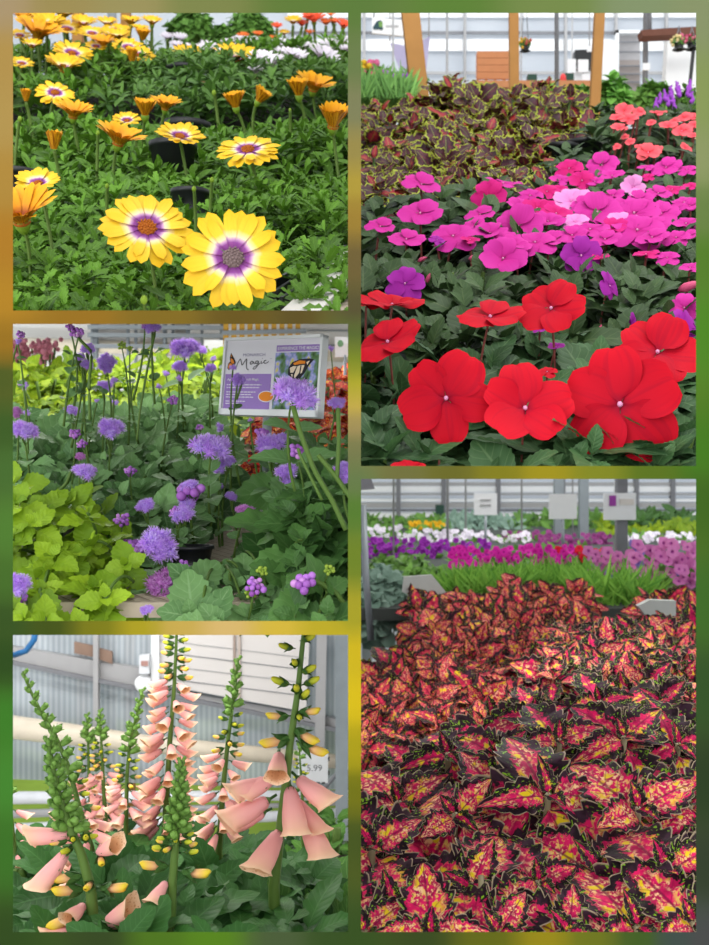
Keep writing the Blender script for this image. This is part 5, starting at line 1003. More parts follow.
# things standing behind the mounds
MGR = m_leaf('grassy leaf', '#3f7030', '#84b85c', None, 0); BLADE = [leaf_tpl(5, 3, .035, .4, .8, droop=.35)]
r = thing('grassy_plant', 'feathery light green tuft left of the first timber post', 'plant', tuple(P(385, 112, 2.9))); mb = MB(); n = 900; x = U(356, 410, n); ps = np.stack([(x - CX) / F * 2.9 + 0 * x, 2.9 + U(-.1, .1, n), np.full(n, P(385, 110, 2.9)[2])], 1); d = nz(np.stack([U(-.5, .5, n), U(-.4, .2, n), U(.7, 1, n)], 1)); mb.inst(BLADE[0], ps, frames(d, np.array([0, -1.0, .2])), U(.05, .095, n)); o = mb.build('foliage', MGR, r, 4); o['kind'] = 'stuff'
def post(x0, y0, x1, y1, wd, Y, m, lab, name):
    a_, c_ = P(x0, y0, Y), P(x1, y1, Y); d = c_ - a_; zb = B4A + B4S * min(Y, 2.7) - .2 if False else 0.0
    return tag(MB().beam(a_, a_ + d * ((a_[2] - 2.36) / (a_[2] - c_[2])), wd / F * Y, wd / F * Y).build(name, m, smooth=False), lab, 'post')
post(409, 2, 420, 100, 17, 2.95, M['wood'], 'thick timber post at the left, the leftmost of three', 'timber_post')
post(513.5, 2, 514, 82, 9, 3.4, M['wood'], 'slim timber post rising from behind the big edged coleus mound', 'timber_post')
post(600, 2, 594, 116, 9.5, 2.9, M['wood'], 'timber post beside the salmon flowers and green shrubs', 'timber_post')
for k, (x, wd, Y) in enumerate(((557, 4.4, 3.3), (644, 5.5, 3.7), (448, 2.6, 4.5), (466, 2, 5.0), (522, 1.8, 5.0), (573, 1.5, 5.2), (394, 2.0, 4.0))):
    c = P(x, 60, Y); tag(MB().tube([(c[0] - .0, Y, 2.36 if k < 2 else 0), (c[0] + (.02 if k == 1 else -.005), Y, 4.6)], wd / 2 / F * Y, 8).build('steel_post', M['dgrey'] if k < 2 else M['grey']),
        ('grey steel pole between the middle and right timber posts', 'grey steel pole left of the white wall panel under the brown canopy', 'thin grey pole left of the middle timber post', 'thin pale pole just left of the orange shelves', 'dark thin pole right of the middle timber post behind a hanging basket', 'thin grey pole left of the black screen', 'thin grey pole left of the purple shade cloth')[k], 'post')
# far greenhouse wall and roof
FW = 6.6
t = NT('milky greenhouse sheet'); g = t.n('SeparateXYZ', {0: t.obj()})
M['sheet'] = t.out(t.mix(t.noise(t.obj(), 3.0, 3.0), srgb('#ccd1d8'), srgb('#e8ebef')), .5, .3, .6)
struct(MB().box((-4.5, FW, 0), (4.5, FW + .04, 4.6)).build('wall_far', M['sheet'], smooth=False))
struct(MB().box((-4.5, 3.4, 4.42), (4.5, FW, 4.46)).build('ceiling', M['sheet'], smooth=False)) if False else None
rb = MB(); v = [[x, y, z] for dz in (0, .03) for (y, z) in ((4.2, 3.16), (6.6, 4.30)) for x in (.02, 4) for z in (z + dz,)]
for k, (z, m) in enumerate(((3.62, 'grey'), (3.74, 'white'), (3.88, 'grey'), (4.02, 'white'), (4.12, 'dgrey'), (4.22, 'white'))):
    struct(MB().box((-.4, FW - .025, z), (3.2, FW - .02, z + (.018 if m != 'white' else .07))).build('trim_%d' % (9 + k), M[m], smooth=False))
for k in range(9): struct(MB().box((.05 + k * .30, FW - .06, 2.6), (.065 + k * .30, FW - .03, 4.4)).build('trim_%d' % (15 + k), M['grey'], smooth=False))
r = thing('shade_cloth', 'lavender shade cloth hung in the back behind the left timber post', 'cloth', tuple(P(415, 55, 4.6)))
M['lav'] = m_plain('lavender cloth', '#bdb6d6', .8, .1, transl=.3)
wq([(390, 43), (410, 46), (428, 38), (424, 80), (404, 80)], 4.6, .004, M['lav']).build('cloth', M['lav'], r, smooth=False)
b = MB(); 
def fan(mb, pts, Y):
    v = [P(*np.mean(pts, 0), Y)] + [P(x, y, Y) for x, y in pts]; k = len(pts); return mb.add(v, [[0, 1 + (i + 1) % k, 1 + i] for i in range(k)])
for x in (390, 429): MB().tube([P(x, 41, 4.602), P(x, -25, 4.602)], .003, 5).build('hanger', M['grey'], r)
fan(MB(), [(390, 43), (410, 47), (430, 36), (425, 82), (404, 82)], 4.598).build('cloth_front', M['lav'], r, smooth=False)
r = thing('tractor_sign', 'white sign with a small green tractor picture at the upper left of its bay', 'sign', tuple(P(386, 25, 4.2)))
wq([(372, 17), (404, 20), (404, 36), (372, 33)], 4.2, .01, None).build('sign_board', M['white'], r, smooth=False)
p4 = lambda x, y, d: P(x, y, 4.199 - d); MG_ = m_plain('green print', '#6f9a50', .6); MDT = m_plain('dark teal print', '#2c4a52', .6)
for x in (374, 402): MB().tube([P(x, 19, 4.205), P(x, -25, 4.205)], .003, 5).build('hanger', M['dgrey'], r)
b = MB(); poly(b, [(377, 21), (381, 20), (382.5, 23), (382, 29.5), (375, 29.5), (373.5, 26)], .001, p4); poly(b, el(374.8, 27.5, 1.8, 2.2, 10), .002, p4); poly(b, el(381, 28.2, 2.2, 2.0, 10), .002, p4); b.build('tractor_picture', MDT, r, smooth=False)
b = MB(); poly(b, [(378.5, 22), (382.5, 21.2), (382.5, 27), (379, 27)], .003, p4); b.build('tractor_picture', MG_, r, smooth=False)
b = MB(); x = 386
while x < 399: w_ = U(.8, 1.8); poly(b, [(x, 25.2 + U(-.6, .2)), (x + w_, 25.2), (x + w_, 27.6), (x, 27.6)], .001, p4); x += w_ + .5
b.build('faint_lettering', M['grey'], r, smooth=False)
r = thing('orange_shelves', 'orange brown shelf unit at the back behind the edged coleus', 'shelf', tuple(P(492, 80, 5.0))); MO = m_plain('orange brown wood', '#c08258', .6, .2)
for y in (55, 62, 69, 76): MB().beam(P(477, y, 5), P(512, y, 5), .03, .012).build('shelf_board', MO, r, smooth=False)
for x in (477.5, 486, 495, 504, 511): MB().beam(P(x, 54, 5.01), P(x, 100, 5.01), .012, .012).build('upright', MO, r, smooth=False)
tag(wq([(573, 43), (618, 41), (618, 120), (573, 120)], 5.4, .05, None).build('partition_panel', M['white'], smooth=False), 'white partition carrying the black screen at the back', 'partition')
r = thing('black_screen', 'black screen on the white partition beside the right timber post', 'screen', tuple(P(585, 58, 5.3))); wq([(575, 50), (596, 49), (596, 67), (575, 68)], 5.32, .05, None).build('screen', M['black'], r, smooth=False)
for q, lab in (((567.5, 59, 576, 73), 'white notice left of the black screen'), ((578, 59.5, 588.5, 72), 'white notice overlapping the black screen'), ((587, 46, 592, 51.5), 'tiny white tag hanging on top of the black screen'), ((582, 74, 590, 84), 'pale blue white notice below the black screen')):
    rr = card(lab, q[0], q[1], q[2], q[3], 4.9, 'notice_sheet'); xx = (q[0] + q[2]) / 2; MB().tube([P(xx, q[3] - 1, 4.907), P(xx, 85, 4.907)] if q[2] != 592 else [P(xx, q[1] + 1, 4.907), P(xx, -25, 4.907)], .003, 5).build('notice_stake', M['grey'], rr)
tag(MB().inst(SPH, P(563, 79, 4.8), np.eye(3), np.array([[.014, .014, .024]])).build('red_bottle', m_plain('red plastic', '#e04848')), 'small red container left of the notices at the back', 'container')
tag(wq([(565, 73), (574, 73), (574, 84), (565, 84)], 4.85, .04, None).build('dark_bin', m_plain('dark green plastic', '#2a4a3e'), smooth=False), 'dark green bin under the leftmost notice', 'bin'); tag(wq([(528, 74), (537, 74), (537, 84), (528, 84)], 4.85, .04, None).build('dark_bin', bpy.data.materials['dark green plastic'], smooth=False), 'dark green box on the counter behind the top of the big coleus mound', 'bin')
r = thing('wire_door', 'grey mesh door in a white frame right of the partition', 'door', tuple(P(631, 80, 5.6)))
wq([(618, 33), (640, 33), (640, 110), (618, 110)], 5.62, .02, None).build('mesh_panel', m_plain('grey mesh', '#a8a6a8', .6), r, smooth=False); wq([(619, 60), (640, 60), (640, 110), (619, 110)], 5.6, .01, None).build('lower_panel', m_plain('brownish grey mesh', '#8f8682', .6), r, smooth=False)
wq([(616, 30), (619, 30), (619, 768), (616, 768)], 5.58, .04, None).build('door_frame', M['white'], r, smooth=False); wq([(616, 30), (640, 30), (640, 33), (616, 33)], 5.58, .04, None).build('door_frame', M['white'], r, smooth=False)
for y in (42, 52, 66, 74, 82): MB().beam(P(619, y, 5.59), P(640, y, 5.59), .006, .006).build('cross_wire', M['dgrey'], r, smooth=False)
r = thing('canopy_beam', 'dark brown timber canopy edge at the upper right of its bay', 'canopy', tuple(P(680, 30, 3.6))); wq([(641, 30), (668, 28), (708, 26), (708, 33), (668, 35), (643, 36)], 3.6, .05, None).build('fascia', M['brown'] if 'brown' in M else M.setdefault('brown', m_plain('dark brown timber', '#6a4438', .7, .2)), r, smooth=False)
fan(MB(), [(641, 30), (668, 28), (708, 26), (708, 33), (668, 35), (643, 36)], 3.598).build('fascia_board', M['brown'], r, smooth=False)
for x in (650, 704): MB().tube([P(x, 31, 3.62), P(x, -25, 3.62)], .006, 6).build('hanger', M['dgrey'], r)
tag(wq([(668, 38), (720, 37), (720, 125), (663, 125)], 3.75, .05, None).build('white_wall_panel', M['white'], smooth=False), 'tall white wall panel under the brown canopy', 'panel')
post(694, 45, 689, 92, 3, 3.3, M['black'], 'thin black post holding the brown canopy at the right', 'black_post')
rr = card('white notice standing before the white wall panel', 667, 82, 674, 90, 3.5, 'notice_sheet'); MB().tube([P(670, 89, 3.507), P(670, 202, 3.507)], .003, 5).build('notice_stake', M['grey'], rr); tag(wq([(643, 63), (650, 63), (650, 70), (643, 70)], 3.684, .004, None).build('notice_sheet', M['white'], smooth=False), 'small white notice on the grey pole by the mesh door', 'sign')
def basket(lab, x, y, r_px, Y, cols, top):
    c = P(x, y, Y); R = r_px / F * Y; r = thing('hanging_basket', lab, 'hanging basket', c); b = MB(); pot(b, c - np.array([0, 0, R * 1.1]), R * .8, R * 1.0); b.build('pot_body', M['black'], r, 4)
    for d in (-.6, .6): MB().tube([c + [d * R, 0, 0], P(x, top, Y)], .0015, 4).build('hanger_wire', M['dgrey'], r, 4)
    for k, cc in enumerate(cols):
        for _ in range(10): q = nz(rng.normal(size=3) + [0, -.3, .5]) * R * U(.7, 1.15); o = MB().inst(SPL, c + q + np.array([(k - .5 * (len(cols) - 1)) * R * .9, 0, R * .3]), np.eye(3), R * .3).build('blossom', bpy.data.materials.get('blossom ' + cc) or m_plain('blossom ' + cc, cc, .7, .1, scale=90, var=.3), r, 4)
    mb = MB(); v = nz(rng.normal(size=(40, 3))); rosettes(mb, c + v * R * .8 + np.array([0, 0, R * .2]), v, OLs, R * .8, 4); mb.build('foliage', MGR, r, 4)
basket('hanging basket with yellow orange blossoms right of the middle timber post', 525, 45, 5.5, 4.2, ('#c8a03c', '#b05a4c'), -25)
basket('hanging basket with pale yellow blossoms under the brown canopy, the left of two', 679, 43, 6, 3.3, ('#d8c48c', '#c86880'), 26)
basket('hanging basket with red pink blossoms under the brown canopy at the frame edge', 692, 43, 5.5, 3.3, ('#b84a68', '#c86880'), 26)
for x, y, wd, h, lab, lf in ((614, 95, 32, 48, 'bright green bushy shrub right of the timber post', .05), (602, 98, 20, 34, 'green shrub just behind the right timber post', .045), (652, 96, 38, 30, 'broad green plants below the mesh door', .045), (580, 97, 26, 26, 'green plant left of the right timber post', .04), (548, 95, 30, 20, 'green plants behind the big coleus mound at the right', .04), (688, 100, 24, 30, 'soft green plant under the purple spikes at the frame edge', .035)):
    shrub('leafy_shrub', lab, 'shrub', x, y, 3.05, wd, h, 4, 90, lf, m_leaf('bright shrub leaf', '#3c7a2a', '#86c056', None, 0) if y < 96 and wd < 35 else MG, 'leafy shrubs behind the flowers')
MPU = m_plain('purple spike blossom', '#a050c0', .7, .1, scale=120, var=.3)
r = thing('purple_spike_plant', 'plant with purple flower spikes at the right behind the salmon flowers', 'flowering plant', tuple(P(670, 118, 2.6)))
for x, y in ((660, 97), (665, 94), (668, 99), (672, 96), (677, 86), (679, 90), (690, 84), (688, 90), (656, 102), (674, 103), (692, 96), (671, 90)):
    b = MB()
    for q in range(9): b.inst(SPL, P(x + U(-1, 1), y - 4 + q * 1.2, 2.6), np.eye(3), .0045 * (.6 + q * .08))
    b.build('flower_spike', MPU, r, 4); MB().tube([P(x, y + 4, 2.6), P(x + U(-2, 2), 122, 2.62)], .002, 4).build('stem', M['stem'], r, 4)
for x, cc, lab in ((366, '#d8b030', 'clump of yellow blossoms by the divider at the back left'), (372, '#c86088', 'pink blossoms next to the yellow clump at the back left')):
    r = thing('flowering_clump', lab, 'flowering plant', tuple(P(x, 80, 3.6))); b = MB()
    for _ in range(14): b.inst(SPL, P(x + U(-5, 5), 68 + U(-6, 6), 3.6 + U(-.03, .03)), np.eye(3), .011)
    b.build('blossom', bpy.data.materials.get('blossom ' + cc) or m_plain('blossom ' + cc, cc, .7, .1, scale=90, var=.3), r, 4); mb = MB(); scatter(mb, x - 9, x + 9, 70, 88, 3.65, 3.6, 30, OLs, .05, 4, mode='r', m=5); mb.build('foliage', MG, r, 4)
for x0, x1, lab in ((356, 385, 'low mixed bedding plants behind the grassy tuft at the far left'), (384, 420, 'low bedding plants behind the left timber post')):
    r = thing('bedding_plants', lab, 'plant', tuple(P((x0 + x1) / 2, 92, 3.5))); mb = MB(); scatter(mb, x0, x1, 72, 92, 3.6, 3.4, 60, OLs, .045, 4, mode='r', m=5); mb.build('foliage', MG, r, 4); b = MB()
    for _ in range(18): b.inst(SPL, P(U(x0, x1), U(72, 80), 3.4), np.eye(3), .008)
    b.build('blossom', bpy.data.materials['purple spike blossom'] if x0 > 370 else bpy.data.materials['blossom #b84a68'], r, 4)
tb = thing('display_bench', 'pale bench top far back under the shrubs', 'bench', (.6, 3.3, 2.5)); MB().box((.01, 2.8, 2.33), (1.3, 3.8, 2.36)).build('bench_top', m_plain('pale bench wood', '#b89c78', .7, .15), tb, smooth=False)
for x in (1.26,): MB().box((x - .02, 3.7, 0), (x + .02, 3.74, 2.33)).build('bench_leg', M['steel'], tb, smooth=False)

r = thing('counter_table', 'long counter far back carrying the bins and notices', 'table', tuple(P(555, 90, 4.9))); a_ = P(472, 84.4, 4.8); c_ = P(596, 84.4, 4.8); MB().box((a_[0], 4.75, a_[2] - .03), (c_[0], 5.1, a_[2])).build('table_top', MO, r, smooth=False)
for x in (a_[0] + .4, c_[0] - .03): MB().box((x - .02, 4.9, 0), (x + .02, 4.94, a_[2] - .03)).build('table_leg', M['steel'], r, smooth=False)
# ---------------------------------------------------------------- lower right bay: splashed coleus, petunia rows behind
MSP = splotch('splashed coleus leaf', '#1a0a12', '#a80c48', '#e21a62', '#f6c694', '#7cab22', '#a8947c', .55)
MSF = splotch('sunny splashed coleus leaf', '#260e16', '#b01440', '#e23c5c', '#f4b094', '#8aa82a', '#7c5850', .64)
CH = [leaf_tpl(29, 9, w_, .5, .9, nt=6, amp=.13, fold=f_, droop=d, wave=.06, wk=2.3, pet=.14, ph=i * 1.7) for i, (w_, d, f_) in enumerate(((.40, .65, .22), (.36, .4, .32), (.42, .9, .12), (.37, .25, .28), (.40, 1.1, .2)))]
MST = m_leaf('pale coleus stem', '#8a8060', '#b8a888', transl=0)
HERO = '''550,792,1.00,98,.05 640,806,.98,98,.5 455,812,1.0,84,.9 400,800,1.08,80,.2 372,845,.96,96,.7 395,905,.88,96,.3 470,885,.90,92,1.2 540,880,.92,86,.1 600,868,.94,92,.8 668,868,.90,104,.4 690,800,1.0,88,1.1 625,735,1.12,74,.6 560,738,1.12,74,.2 500,752,1.10,70,.9 680,742,1.15,72,.2 448,752,1.14,64,.5 600,700,1.28,58,.3 660,700,1.26,60,.9 535,712,1.24,56,.1 690,705,1.28,56,.5 430,935,.84,92,.1 500,930,.85,88,.6 570,930,.86,92,1.0 640,925,.86,92,.2 695,920,.85,96,.8 365,930,.85,90,.4 590,800,1.04,70,1.3 505,800,1.04,74,.4 420,765,1.16,58,1.0'''
r5 = [thing('splashed_coleus', lab, 'plant', tuple(P(x, 1010, Y) * [1, 1, 0] + [0, .02, .88]), 'splashed coleus plants in front') for x, Y, lab in ((550, .98, 'pink and purple splashed coleus in front whose star of leaves spreads around a purple shoot'), (395, .95, 'pink and yellow splashed coleus in the front left corner beside the divider'), (655, .95, 'splashed coleus at the front right with long hot pink leaves'), (500, .86, 'splashed coleus along the bottom edge with a pale bare stem'), (610, 1.25, 'dark purple splashed coleus behind the front star of leaves'))]
mbs = [[MB(), MB()] for _ in r5]; nleaf = [0] * 5
for it in HERO.split():
    x, y, Y, s, rl = map(float, it.split(',')); i = 4 if y < 775 else 3 if y > 915 and 420 < x < 640 else 1 if x < 480 else 2 if x > 612 else 0
    c = P(x, y, Y); axis = nz(np.array([U(-.25, .25), -.75, .75])); L = s / F * Y
    e1 = nz(np.cross(axis, np.array([0, 0, 1.0]))); e2 = np.cross(axis, e1)
    for k, (q, th) in enumerate(((1.0, 100), (.92, 84), (.55, 55), (.28, 25))):
        for sg in (0, PI):
            a = rl + k * PI / 2 + sg + U(-.2, .2); t_ = math.radians(th + U(-10, 10)); rad = math.cos(a) * e1 + math.sin(a) * e2
            d = math.cos(t_) * axis + math.sin(t_) * rad; n_ = math.sin(t_) * axis - math.cos(t_) * rad; n_ = nz(n_ + np.array([0, -.35, .15]))
            lb = MB(); pos = c - axis * L * .22 * q; rn = (U(.45, 1) if y > 770 else U(.0, .65)) if q > .5 else U(0, .15)
            lb.inst(CH[int(rng.integers(5))], pos, frames(d, n_), L * q * U(.9, 1.12), rnd=rn)
            if q > .5 and nleaf[i] < 95: lb.build('leaf', MSP, r5[i], 5); nleaf[i] += 1
            else: mbs[i][0].inst(CH[int(rng.integers(5))], pos, frames(d, n_), L * q, rnd=rn)
    mbs[i][1].tube(curve(c - axis * L * .05, np.array([c[0] * .97 + .03 * r5[i].location[0], c[1] + .05, .92]), (0, .02, 0), 8), .0032, 7)
for i, r in enumerate(r5):   # shaded leaves below
    x0, x1, y0, y1, Y = ((470, 630, 780, 960, 1.06), (352, 480, 770, 970, 1.04), (600, 720, 770, 970, 1.04), (400, 660, 880, 985, .95), (420, 715, 700, 800, 1.3))[i]
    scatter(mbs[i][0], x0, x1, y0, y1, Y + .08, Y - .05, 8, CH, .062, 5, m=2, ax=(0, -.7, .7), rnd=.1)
    mbs[i][0].build('foliage', MSP, r, 5); mbs[i][1].build('stem', MST, r, 5)
MB().tube([P(481, 876, .90), P(482, 905, .885), P(484, 945, .87)], .0026, 8).build('bare_stem', MST, r5[3], 5)
MID = ((352, 450, 652, 745, 2.1, 1.45, 165, 'red splashed coleus in the left mound by the divider'), (430, 560, 630, 735, 2.2, 1.45, 190, 'red splashed coleus in the middle mound left of the front plants'), (418, 520, 602, 640, 2.7, 2.15, 140, 'red splashed coleus at the back of the mound beside the stone path'), (500, 592, 590, 650, 2.75, 2.1, 150, 'red splashed coleus at the back top under the red petunias'),
       (552, 640, 632, 690, 1.85, 1.4, 100, 'red and dark splashed coleus right of the middle with upright leaves'), (625, 715, 626, 700, 1.9, 1.35, 110, 'pink splashed coleus at the right frame edge behind the front plants'), (650, 715, 598, 620, 2.7, 2.3, 60, 'small red coleus at the right beyond the pale paving slab'))
for x0, x1, y0, y1, Y0, Y1, n, lab in MID:
    Y = (Y0 + Y1) / 2; r = thing('splashed_coleus', lab, 'plant', (((x0 + x1) / 2 - CX) / F * Y, Y, .92), 'red splashed coleus mounds behind'); mb = MB()
    hole = (lambda X, Yy: (Yy < y0 + 46 * np.clip((410 - X) / 50, 0, 1))) if x0 < 420 else None
    ps = scatter(mb, x0, x1, y0, y1, Y0, Y1, n, COs if Y > 2 else CO, (.046 if Y < 2 else .05), 5, jit=.6, m=3, ax=(0, -.7, .7), hole=hole)
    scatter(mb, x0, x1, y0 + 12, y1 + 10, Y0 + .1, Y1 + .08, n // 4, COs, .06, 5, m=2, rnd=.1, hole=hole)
    mb.build('foliage', MSF if Y > 1.7 else MSP, r, 5); s = MB(); c0 = np.array(r.location)
    for p in ps[::6]: s.tube(curve(p, c0 + (p - c0) * np.array([.6, .6, 0]), (0, 0, 0), 5), .003, 5)
    s.build('stem', MST, r, 5)
tb = thing('potting_bench', 'dark bench top under the splashed coleus', 'bench', (.5, 1.8, .88)); MB().box((.006, .86, .85), (1.4, 3.1, .88)).build('bench_top', M['soil'], tb, smooth=False)
for x in (.05, 1.35): MB().box((x - .02, 2.9, 0), (x + .02, 2.94, .85)).build('bench_leg', M['steel'], tb, smooth=False)
# petunia rows on a far bench, z rising slightly
def pet_mesh(c, thr):
    t = NT('petunia ' + c); a, b_, r_, vec = t.leafuv(); m = t.out(t.mix(t.M('MULTIPLY', r_, .35), t.ramp(b_, [(0, thr), (.35, thr), (.6, c), (1, c)]), srgb('#ffffff') if c == '#f0e8f0' else srgb(thr)), .6, .15, .15)
    out = []
    for s_ in range(2):
        b = MB(); tp = lathe_tpl([(.04, -.5), (.10, -.1), (.25, .02), (.6, .10), (1.0, .08 - .1 * s_)], 15, 5, .12); b.inst((tp[0], tp[1], tp[2]), np.zeros(3), np.eye(3), 1.0, rnd=s_ * .6); out.append(b.mesh('blossom', m))
    return out
PET = {'w': pet_mesh('#e9e2ee', '#d8d0e0'), 'v': pet_mesh('#a032b4', '#781c90'), 'm': pet_mesh('#e02ab0', '#b01888'), 'r': pet_mesh('#ee2440', '#c01430'), 'k': pet_mesh('#e48ac8', '#a83a98'), 'b': pet_mesh('#9a8ad8', '#6a5ab0'), 'd': pet_mesh('#8a3a78', '#5c2450'), 'o': pet_mesh('#e8b420', '#c88c10')}
ROWS = ((362, 430, 538, 560, 4.2, 'v', 60, 7, 'purple petunias at the left end of the flower rows by the divider'), (425, 495, 540, 562, 4.2, 'v', 55, 7, 'purple petunias in the middle of the flower rows'), (395, 470, 530, 542, 4.9, 'w', 50, 6, 'white petunias behind the purple row at the left'), (465, 530, 532, 546, 4.9, 'w', 40, 6, 'white petunias behind the magenta row'), (366, 400, 526, 538, 5.1, 'w', 20, 6, 'white petunias by the divider far back'),
        (450, 520, 548, 566, 3.7, 'm', 40, 9, 'magenta petunias in front of the purple row'), (515, 575, 546, 563, 3.8, 'm', 42, 9, 'magenta petunias joining the red ones'), (550, 612, 548, 562, 3.9, 'r', 46, 8, 'red petunias in the middle of the flower rows'), (588, 640, 550, 574, 3.3, 'k', 30, 12, 'pink petunias left of the right frame edge beside the grey pole'), (630, 705, 542, 586, 3.2, 'k', 60, 13, 'large pink petunias at the right frame edge'), (540, 612, 534, 548, 4.8, 'd', 50, 7, 'dusky plum petunias behind the red row'), (500, 560, 532, 545, 5.0, 'd', 36, 7, 'dusky plum petunias behind the magenta row'), (625, 700, 533, 543, 4.9, 'w', 46, 6, 'white petunias behind the large pink ones'), (410, 445, 522, 530, 5.6, 'o', 22, 6, 'yellow blossoms far back before the greenhouse wall'))
MPG = m_leaf('petunia leaf', '#3c6e28', '#7cb048', None, 0)
for x0, x1, y0, y1, Y, k, n, sz, lab in ROWS:
    r = thing('petunia_plant', lab, 'flowering plant', tuple(P((x0 + x1) / 2, y1 + 14, Y)), 'petunia rows'); mb = MB()
    scatter(mb, x0, x1, (y0 + y1) / 2, y1 + 18, Y + .12, Y - .08, 50, OLs, .075, 5, mode='r', m=5, rnd=None); mb.build('foliage', MPG, r, 5)
    for i in range(int(n * 1.5)):
        x, y = U(x0, x1), U(y0, y1); c = P(x, y, Y - .12 + U(-.05, .05)); kk = 'b' if k == 'k' and U(0, 1) < .08 else k
        shared(PET[kk][i % 2], 'blossom', r, mat4(rot_to(nz(np.array([U(-.5, .5), -.8, U(.1, .8)]))), c, sz * (.40 if k != 'k' else .43) / F * Y * U(.8, 1.2)), 5)
MGG = m_leaf('grey green foliage', '#5f8070', '#a3bfae', None, 0)
RL = [leaf_tpl(6, 3, .42, .6, .5, fold=.2, droop=.4)]
for x, y, wd, h, Y, m, lab in ((388, 590, 56, 52, 2.9, MGG, 'grey green leafy plant at the left behind the grey pole'), (372, 612, 30, 40, 2.8, MGG, 'grey green leafy plant in the corner by the divider'), (425, 580, 50, 34, 3.3, MG, 'green plant between the grey foliage and the stone path'), (400, 568, 70, 30, 3.6, MG, 'green plant with small white blossoms below the purple row')):
    shrub('leafy_plant', lab, 'plant', x, y, Y, wd, h, 5, 110, .05 if m is MGG else .045, m, 'leafy plants beyond the coleus', RL if m is MGG else None)
MFG = m_leaf('ferny light leaf', '#4a8a2c', '#94c850', None, 0)
for x0, x1, y0, y1, Y, lab in ((448, 520, 566, 592, 3.0, 'bright green ferny plant below the magenta petunias'), (510, 590, 562, 590, 3.1, 'bright green ferny plant below the red petunias'), (575, 655, 566, 612, 2.9, 'bright green feathery plant left of the large pink petunias')):
    r = thing('ferny_plant', lab, 'plant', tuple(P((x0 + x1) / 2, y1, Y)), 'bright ferny plants'); mb = MB(); n = 700; x = U(x0, x1, n); y = U(y0 + 26, y1 + 14, n); Yq = Y + U(-.1, .1, n)
    ps = np.stack([(x - CX) / F * Yq, Yq, ZC - (y - CY) / F * Yq], 1); d = nz(np.stack([U(-.7, .7, n), U(-.6, .1, n), U(.4, 1, n)], 1)); mb.inst(BLADE[0], ps, frames(d, np.array([0, -1.0, .3])), U(.05, .1, n)); mb.build('foliage', MFG, r, 5); s = MB()
    for _ in range(4): q = P(U(x0, x1), y0 + 30, Y); MB().tube(curve(q, q + np.array([0, .02, -.10]), (0, 0, 0)), .003, 4).build('stem', M['stem'], r, 5)
for x0, x1, y0, y1, Y, m, lab in ((362, 450, 520, 534, 5.9, MG, 'far green bedding plants at the left under the greenhouse wall'), (445, 520, 516, 532, 5.9, MGG, 'far silvery bedding plants in the middle under the greenhouse wall'), (515, 612, 516, 534, 5.9, MG, 'far green bedding plants behind the plum petunias'), (620, 690, 514, 530, 5.8, MDK, 'dark green bushes far back right of the grey pole'), (600, 705, 526, 536, 5.5, MYG, 'yellow green plants far back at the right')):
    r = thing('bedding_plants', lab, 'plant', tuple(P((x0 + x1) / 2, y1 + 6, Y)), 'far bedding plants'); mb = MB(); scatter(mb, x0, x1, y0, y1 + 4, Y + .15, Y - .1, 110, OLs, .09, 5, mode='r', m=5); mb.build('foliage', m, r, 5)
tb = thing('display_bench', 'grey bench far back under the petunia rows', 'bench', (.7, 4.5, 1.0)); v = [[x, Y, z - d] for d in (.03, 0) for Y, z in ((2.75, 1.16), (6.2, 1.22)) for x in (.01, 2.4)]
MB().add(v, [[0, 2, 3, 1], [4, 5, 7, 6], [0, 1, 5, 4], [2, 6, 7, 3], [0, 4, 6, 2], [1, 3, 7, 5]]).build('bench_top', m_plain('dark grey bench', '#4c514e', .8, .1), tb, smooth=False)
for x in (.05, 2.3): MB().box((x - .02, 4.4, 0), (x + .02, 4.44, 1.16)).build('bench_leg', M['steel'], tb, smooth=False)
tag(wq([(404, 577), (432, 575), (446, 592), (428, 602), (402, 592)], 2.74, .02, None).build('paving_slab', M['slab'] if 'slab' in M else M.setdefault('slab', m_plain('pale slab', '#b9bcb8', .8, .1)), smooth=False), 'pale grey slab between the grey green plants and the coleus', 'slab')
fan(MB(), [(404, 577), (432, 575), (446, 592), (428, 602), (402, 592)], 2.738).build('slab_face', M['slab'], bpy.data.objects['paving_slab'], smooth=False)
tag(fan(wq([(638, 606), (650, 600), (676, 601), (676, 616), (646, 616)], 2.2, .02, None), [(638, 606), (650, 600), (676, 601), (676, 616), (646, 616)], 2.198).build('paving_slab', M['slab'], smooth=False), 'pale grey slab at the right between the ferny plant and the coleus', 'slab')
tag(MB().tube([P(363, 505, 2.6), P(366, 580, 2.6), P(371, 640, 2.6)], .0085, 10).build('grey_pole', M['steel']), 'leaning pale grey pole at the divider beside the grey green plants', 'pole')
r = thing('sign_post', 'grey steel post carrying the white sign with a purple square', 'sign', tuple(P(620, 560, 3.6))); MB().box(tuple(P(617, 572, 3.6)), tuple(P(625.5, 470, 3.63))).build('post', M['dgrey'], r, smooth=False)
a_, c_ = P(604, 520, 3.58), P(636, 493, 3.58); MB().box((a_[0], 3.58, a_[2]), (c_[0], 3.59, c_[2])).build('sign_board', M['white'], r, smooth=False)
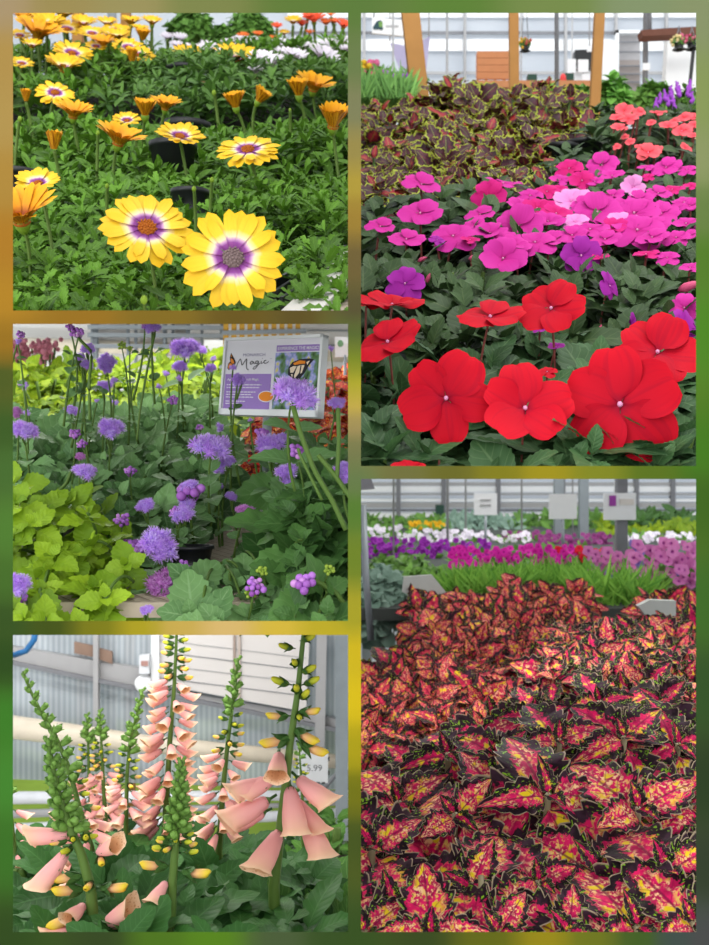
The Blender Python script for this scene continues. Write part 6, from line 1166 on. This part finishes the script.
a_, c_ = P(609.5, 506, 3.577), P(616, 495.5, 3.577); MB().box((a_[0], 3.576, a_[2]), (c_[0], 3.579, c_[2])).build('purple_square', m_plain('purple print', '#9a3fa0'), r, smooth=False)
a_, c_ = P(620, 505, 3.577), P(634, 499, 3.577); MB().box((a_[0], 3.576, a_[2]), (c_[0], 3.579, c_[2])).build('beige_patch', m_plain('beige print', '#d8d2cc'), r, smooth=False)
for x0, y0, x1, y1, Y, lab in ((474, 493, 497, 515, 4.6, 'white paper sign at the left above the petunias'), (549, 494, 577, 519, 4.2, 'white paper sign in the middle above the petunias')):
    r = card(lab, x0, y0, x1, y1, Y, 'paper_sign'); x = (x0 + x1) / 2; MB().tube([P(x, y1 - 2, Y + .006), P(x, y1 + 40, Y + .006)], .006, 6).build('sign_stake', M['steel'], r)
    if x0 < 500:
        for q in (500, 505): MB().beam(P(480, q, Y - .002), P(491, q, Y - .002), .006, .002).build('faint_print', M['grey'], r, smooth=False)
tag(fan(wq([(352, 478), (371, 478), (375, 489), (352, 491)], 2.4, .04, None), [(352, 478), (371, 478), (375, 489), (352, 491)], 2.398).build('grey_fixture', M['dgrey'], smooth=False), 'dark grey fixture corner at the upper left of its bay', 'fixture')
GY = 6.45
for k, (y, h, m) in enumerate(((484, .02, 'grey'), (489, .03, 'white'), (494, .012, 'grey'), (500, .015, 'white'), (505, .03, 'grey'), (510, .012, 'dgrey'), (515, .03, 'white'), (518.5, .012, 'grey'), (524, .06, 'white'))):
    z = P(0, y, GY)[2]; struct(MB().box((.03, GY - .05, z - h / 2), (2.6, GY, z + h / 2)).build('trim_%d' % (24 + k), M[m], smooth=False))
for k, x in enumerate((398, 443, 497, 561, 634, 670)): c = P(x, 500, GY); struct(MB().box((c[0] - .012, GY - .07, 1.1), (c[0] + .012, GY - .02, 1.52)).build('trim_%d' % (33 + k), M['dgrey'], smooth=False))
tag(wq([(436, 505), (444, 505), (444, 516), (436, 516)], 6.2, .05, None).build('dark_bin', bpy.data.materials['dark green plastic'], smooth=False), 'dark green box hung on the greenhouse wall left of the paper signs', 'bin')
cut_all()
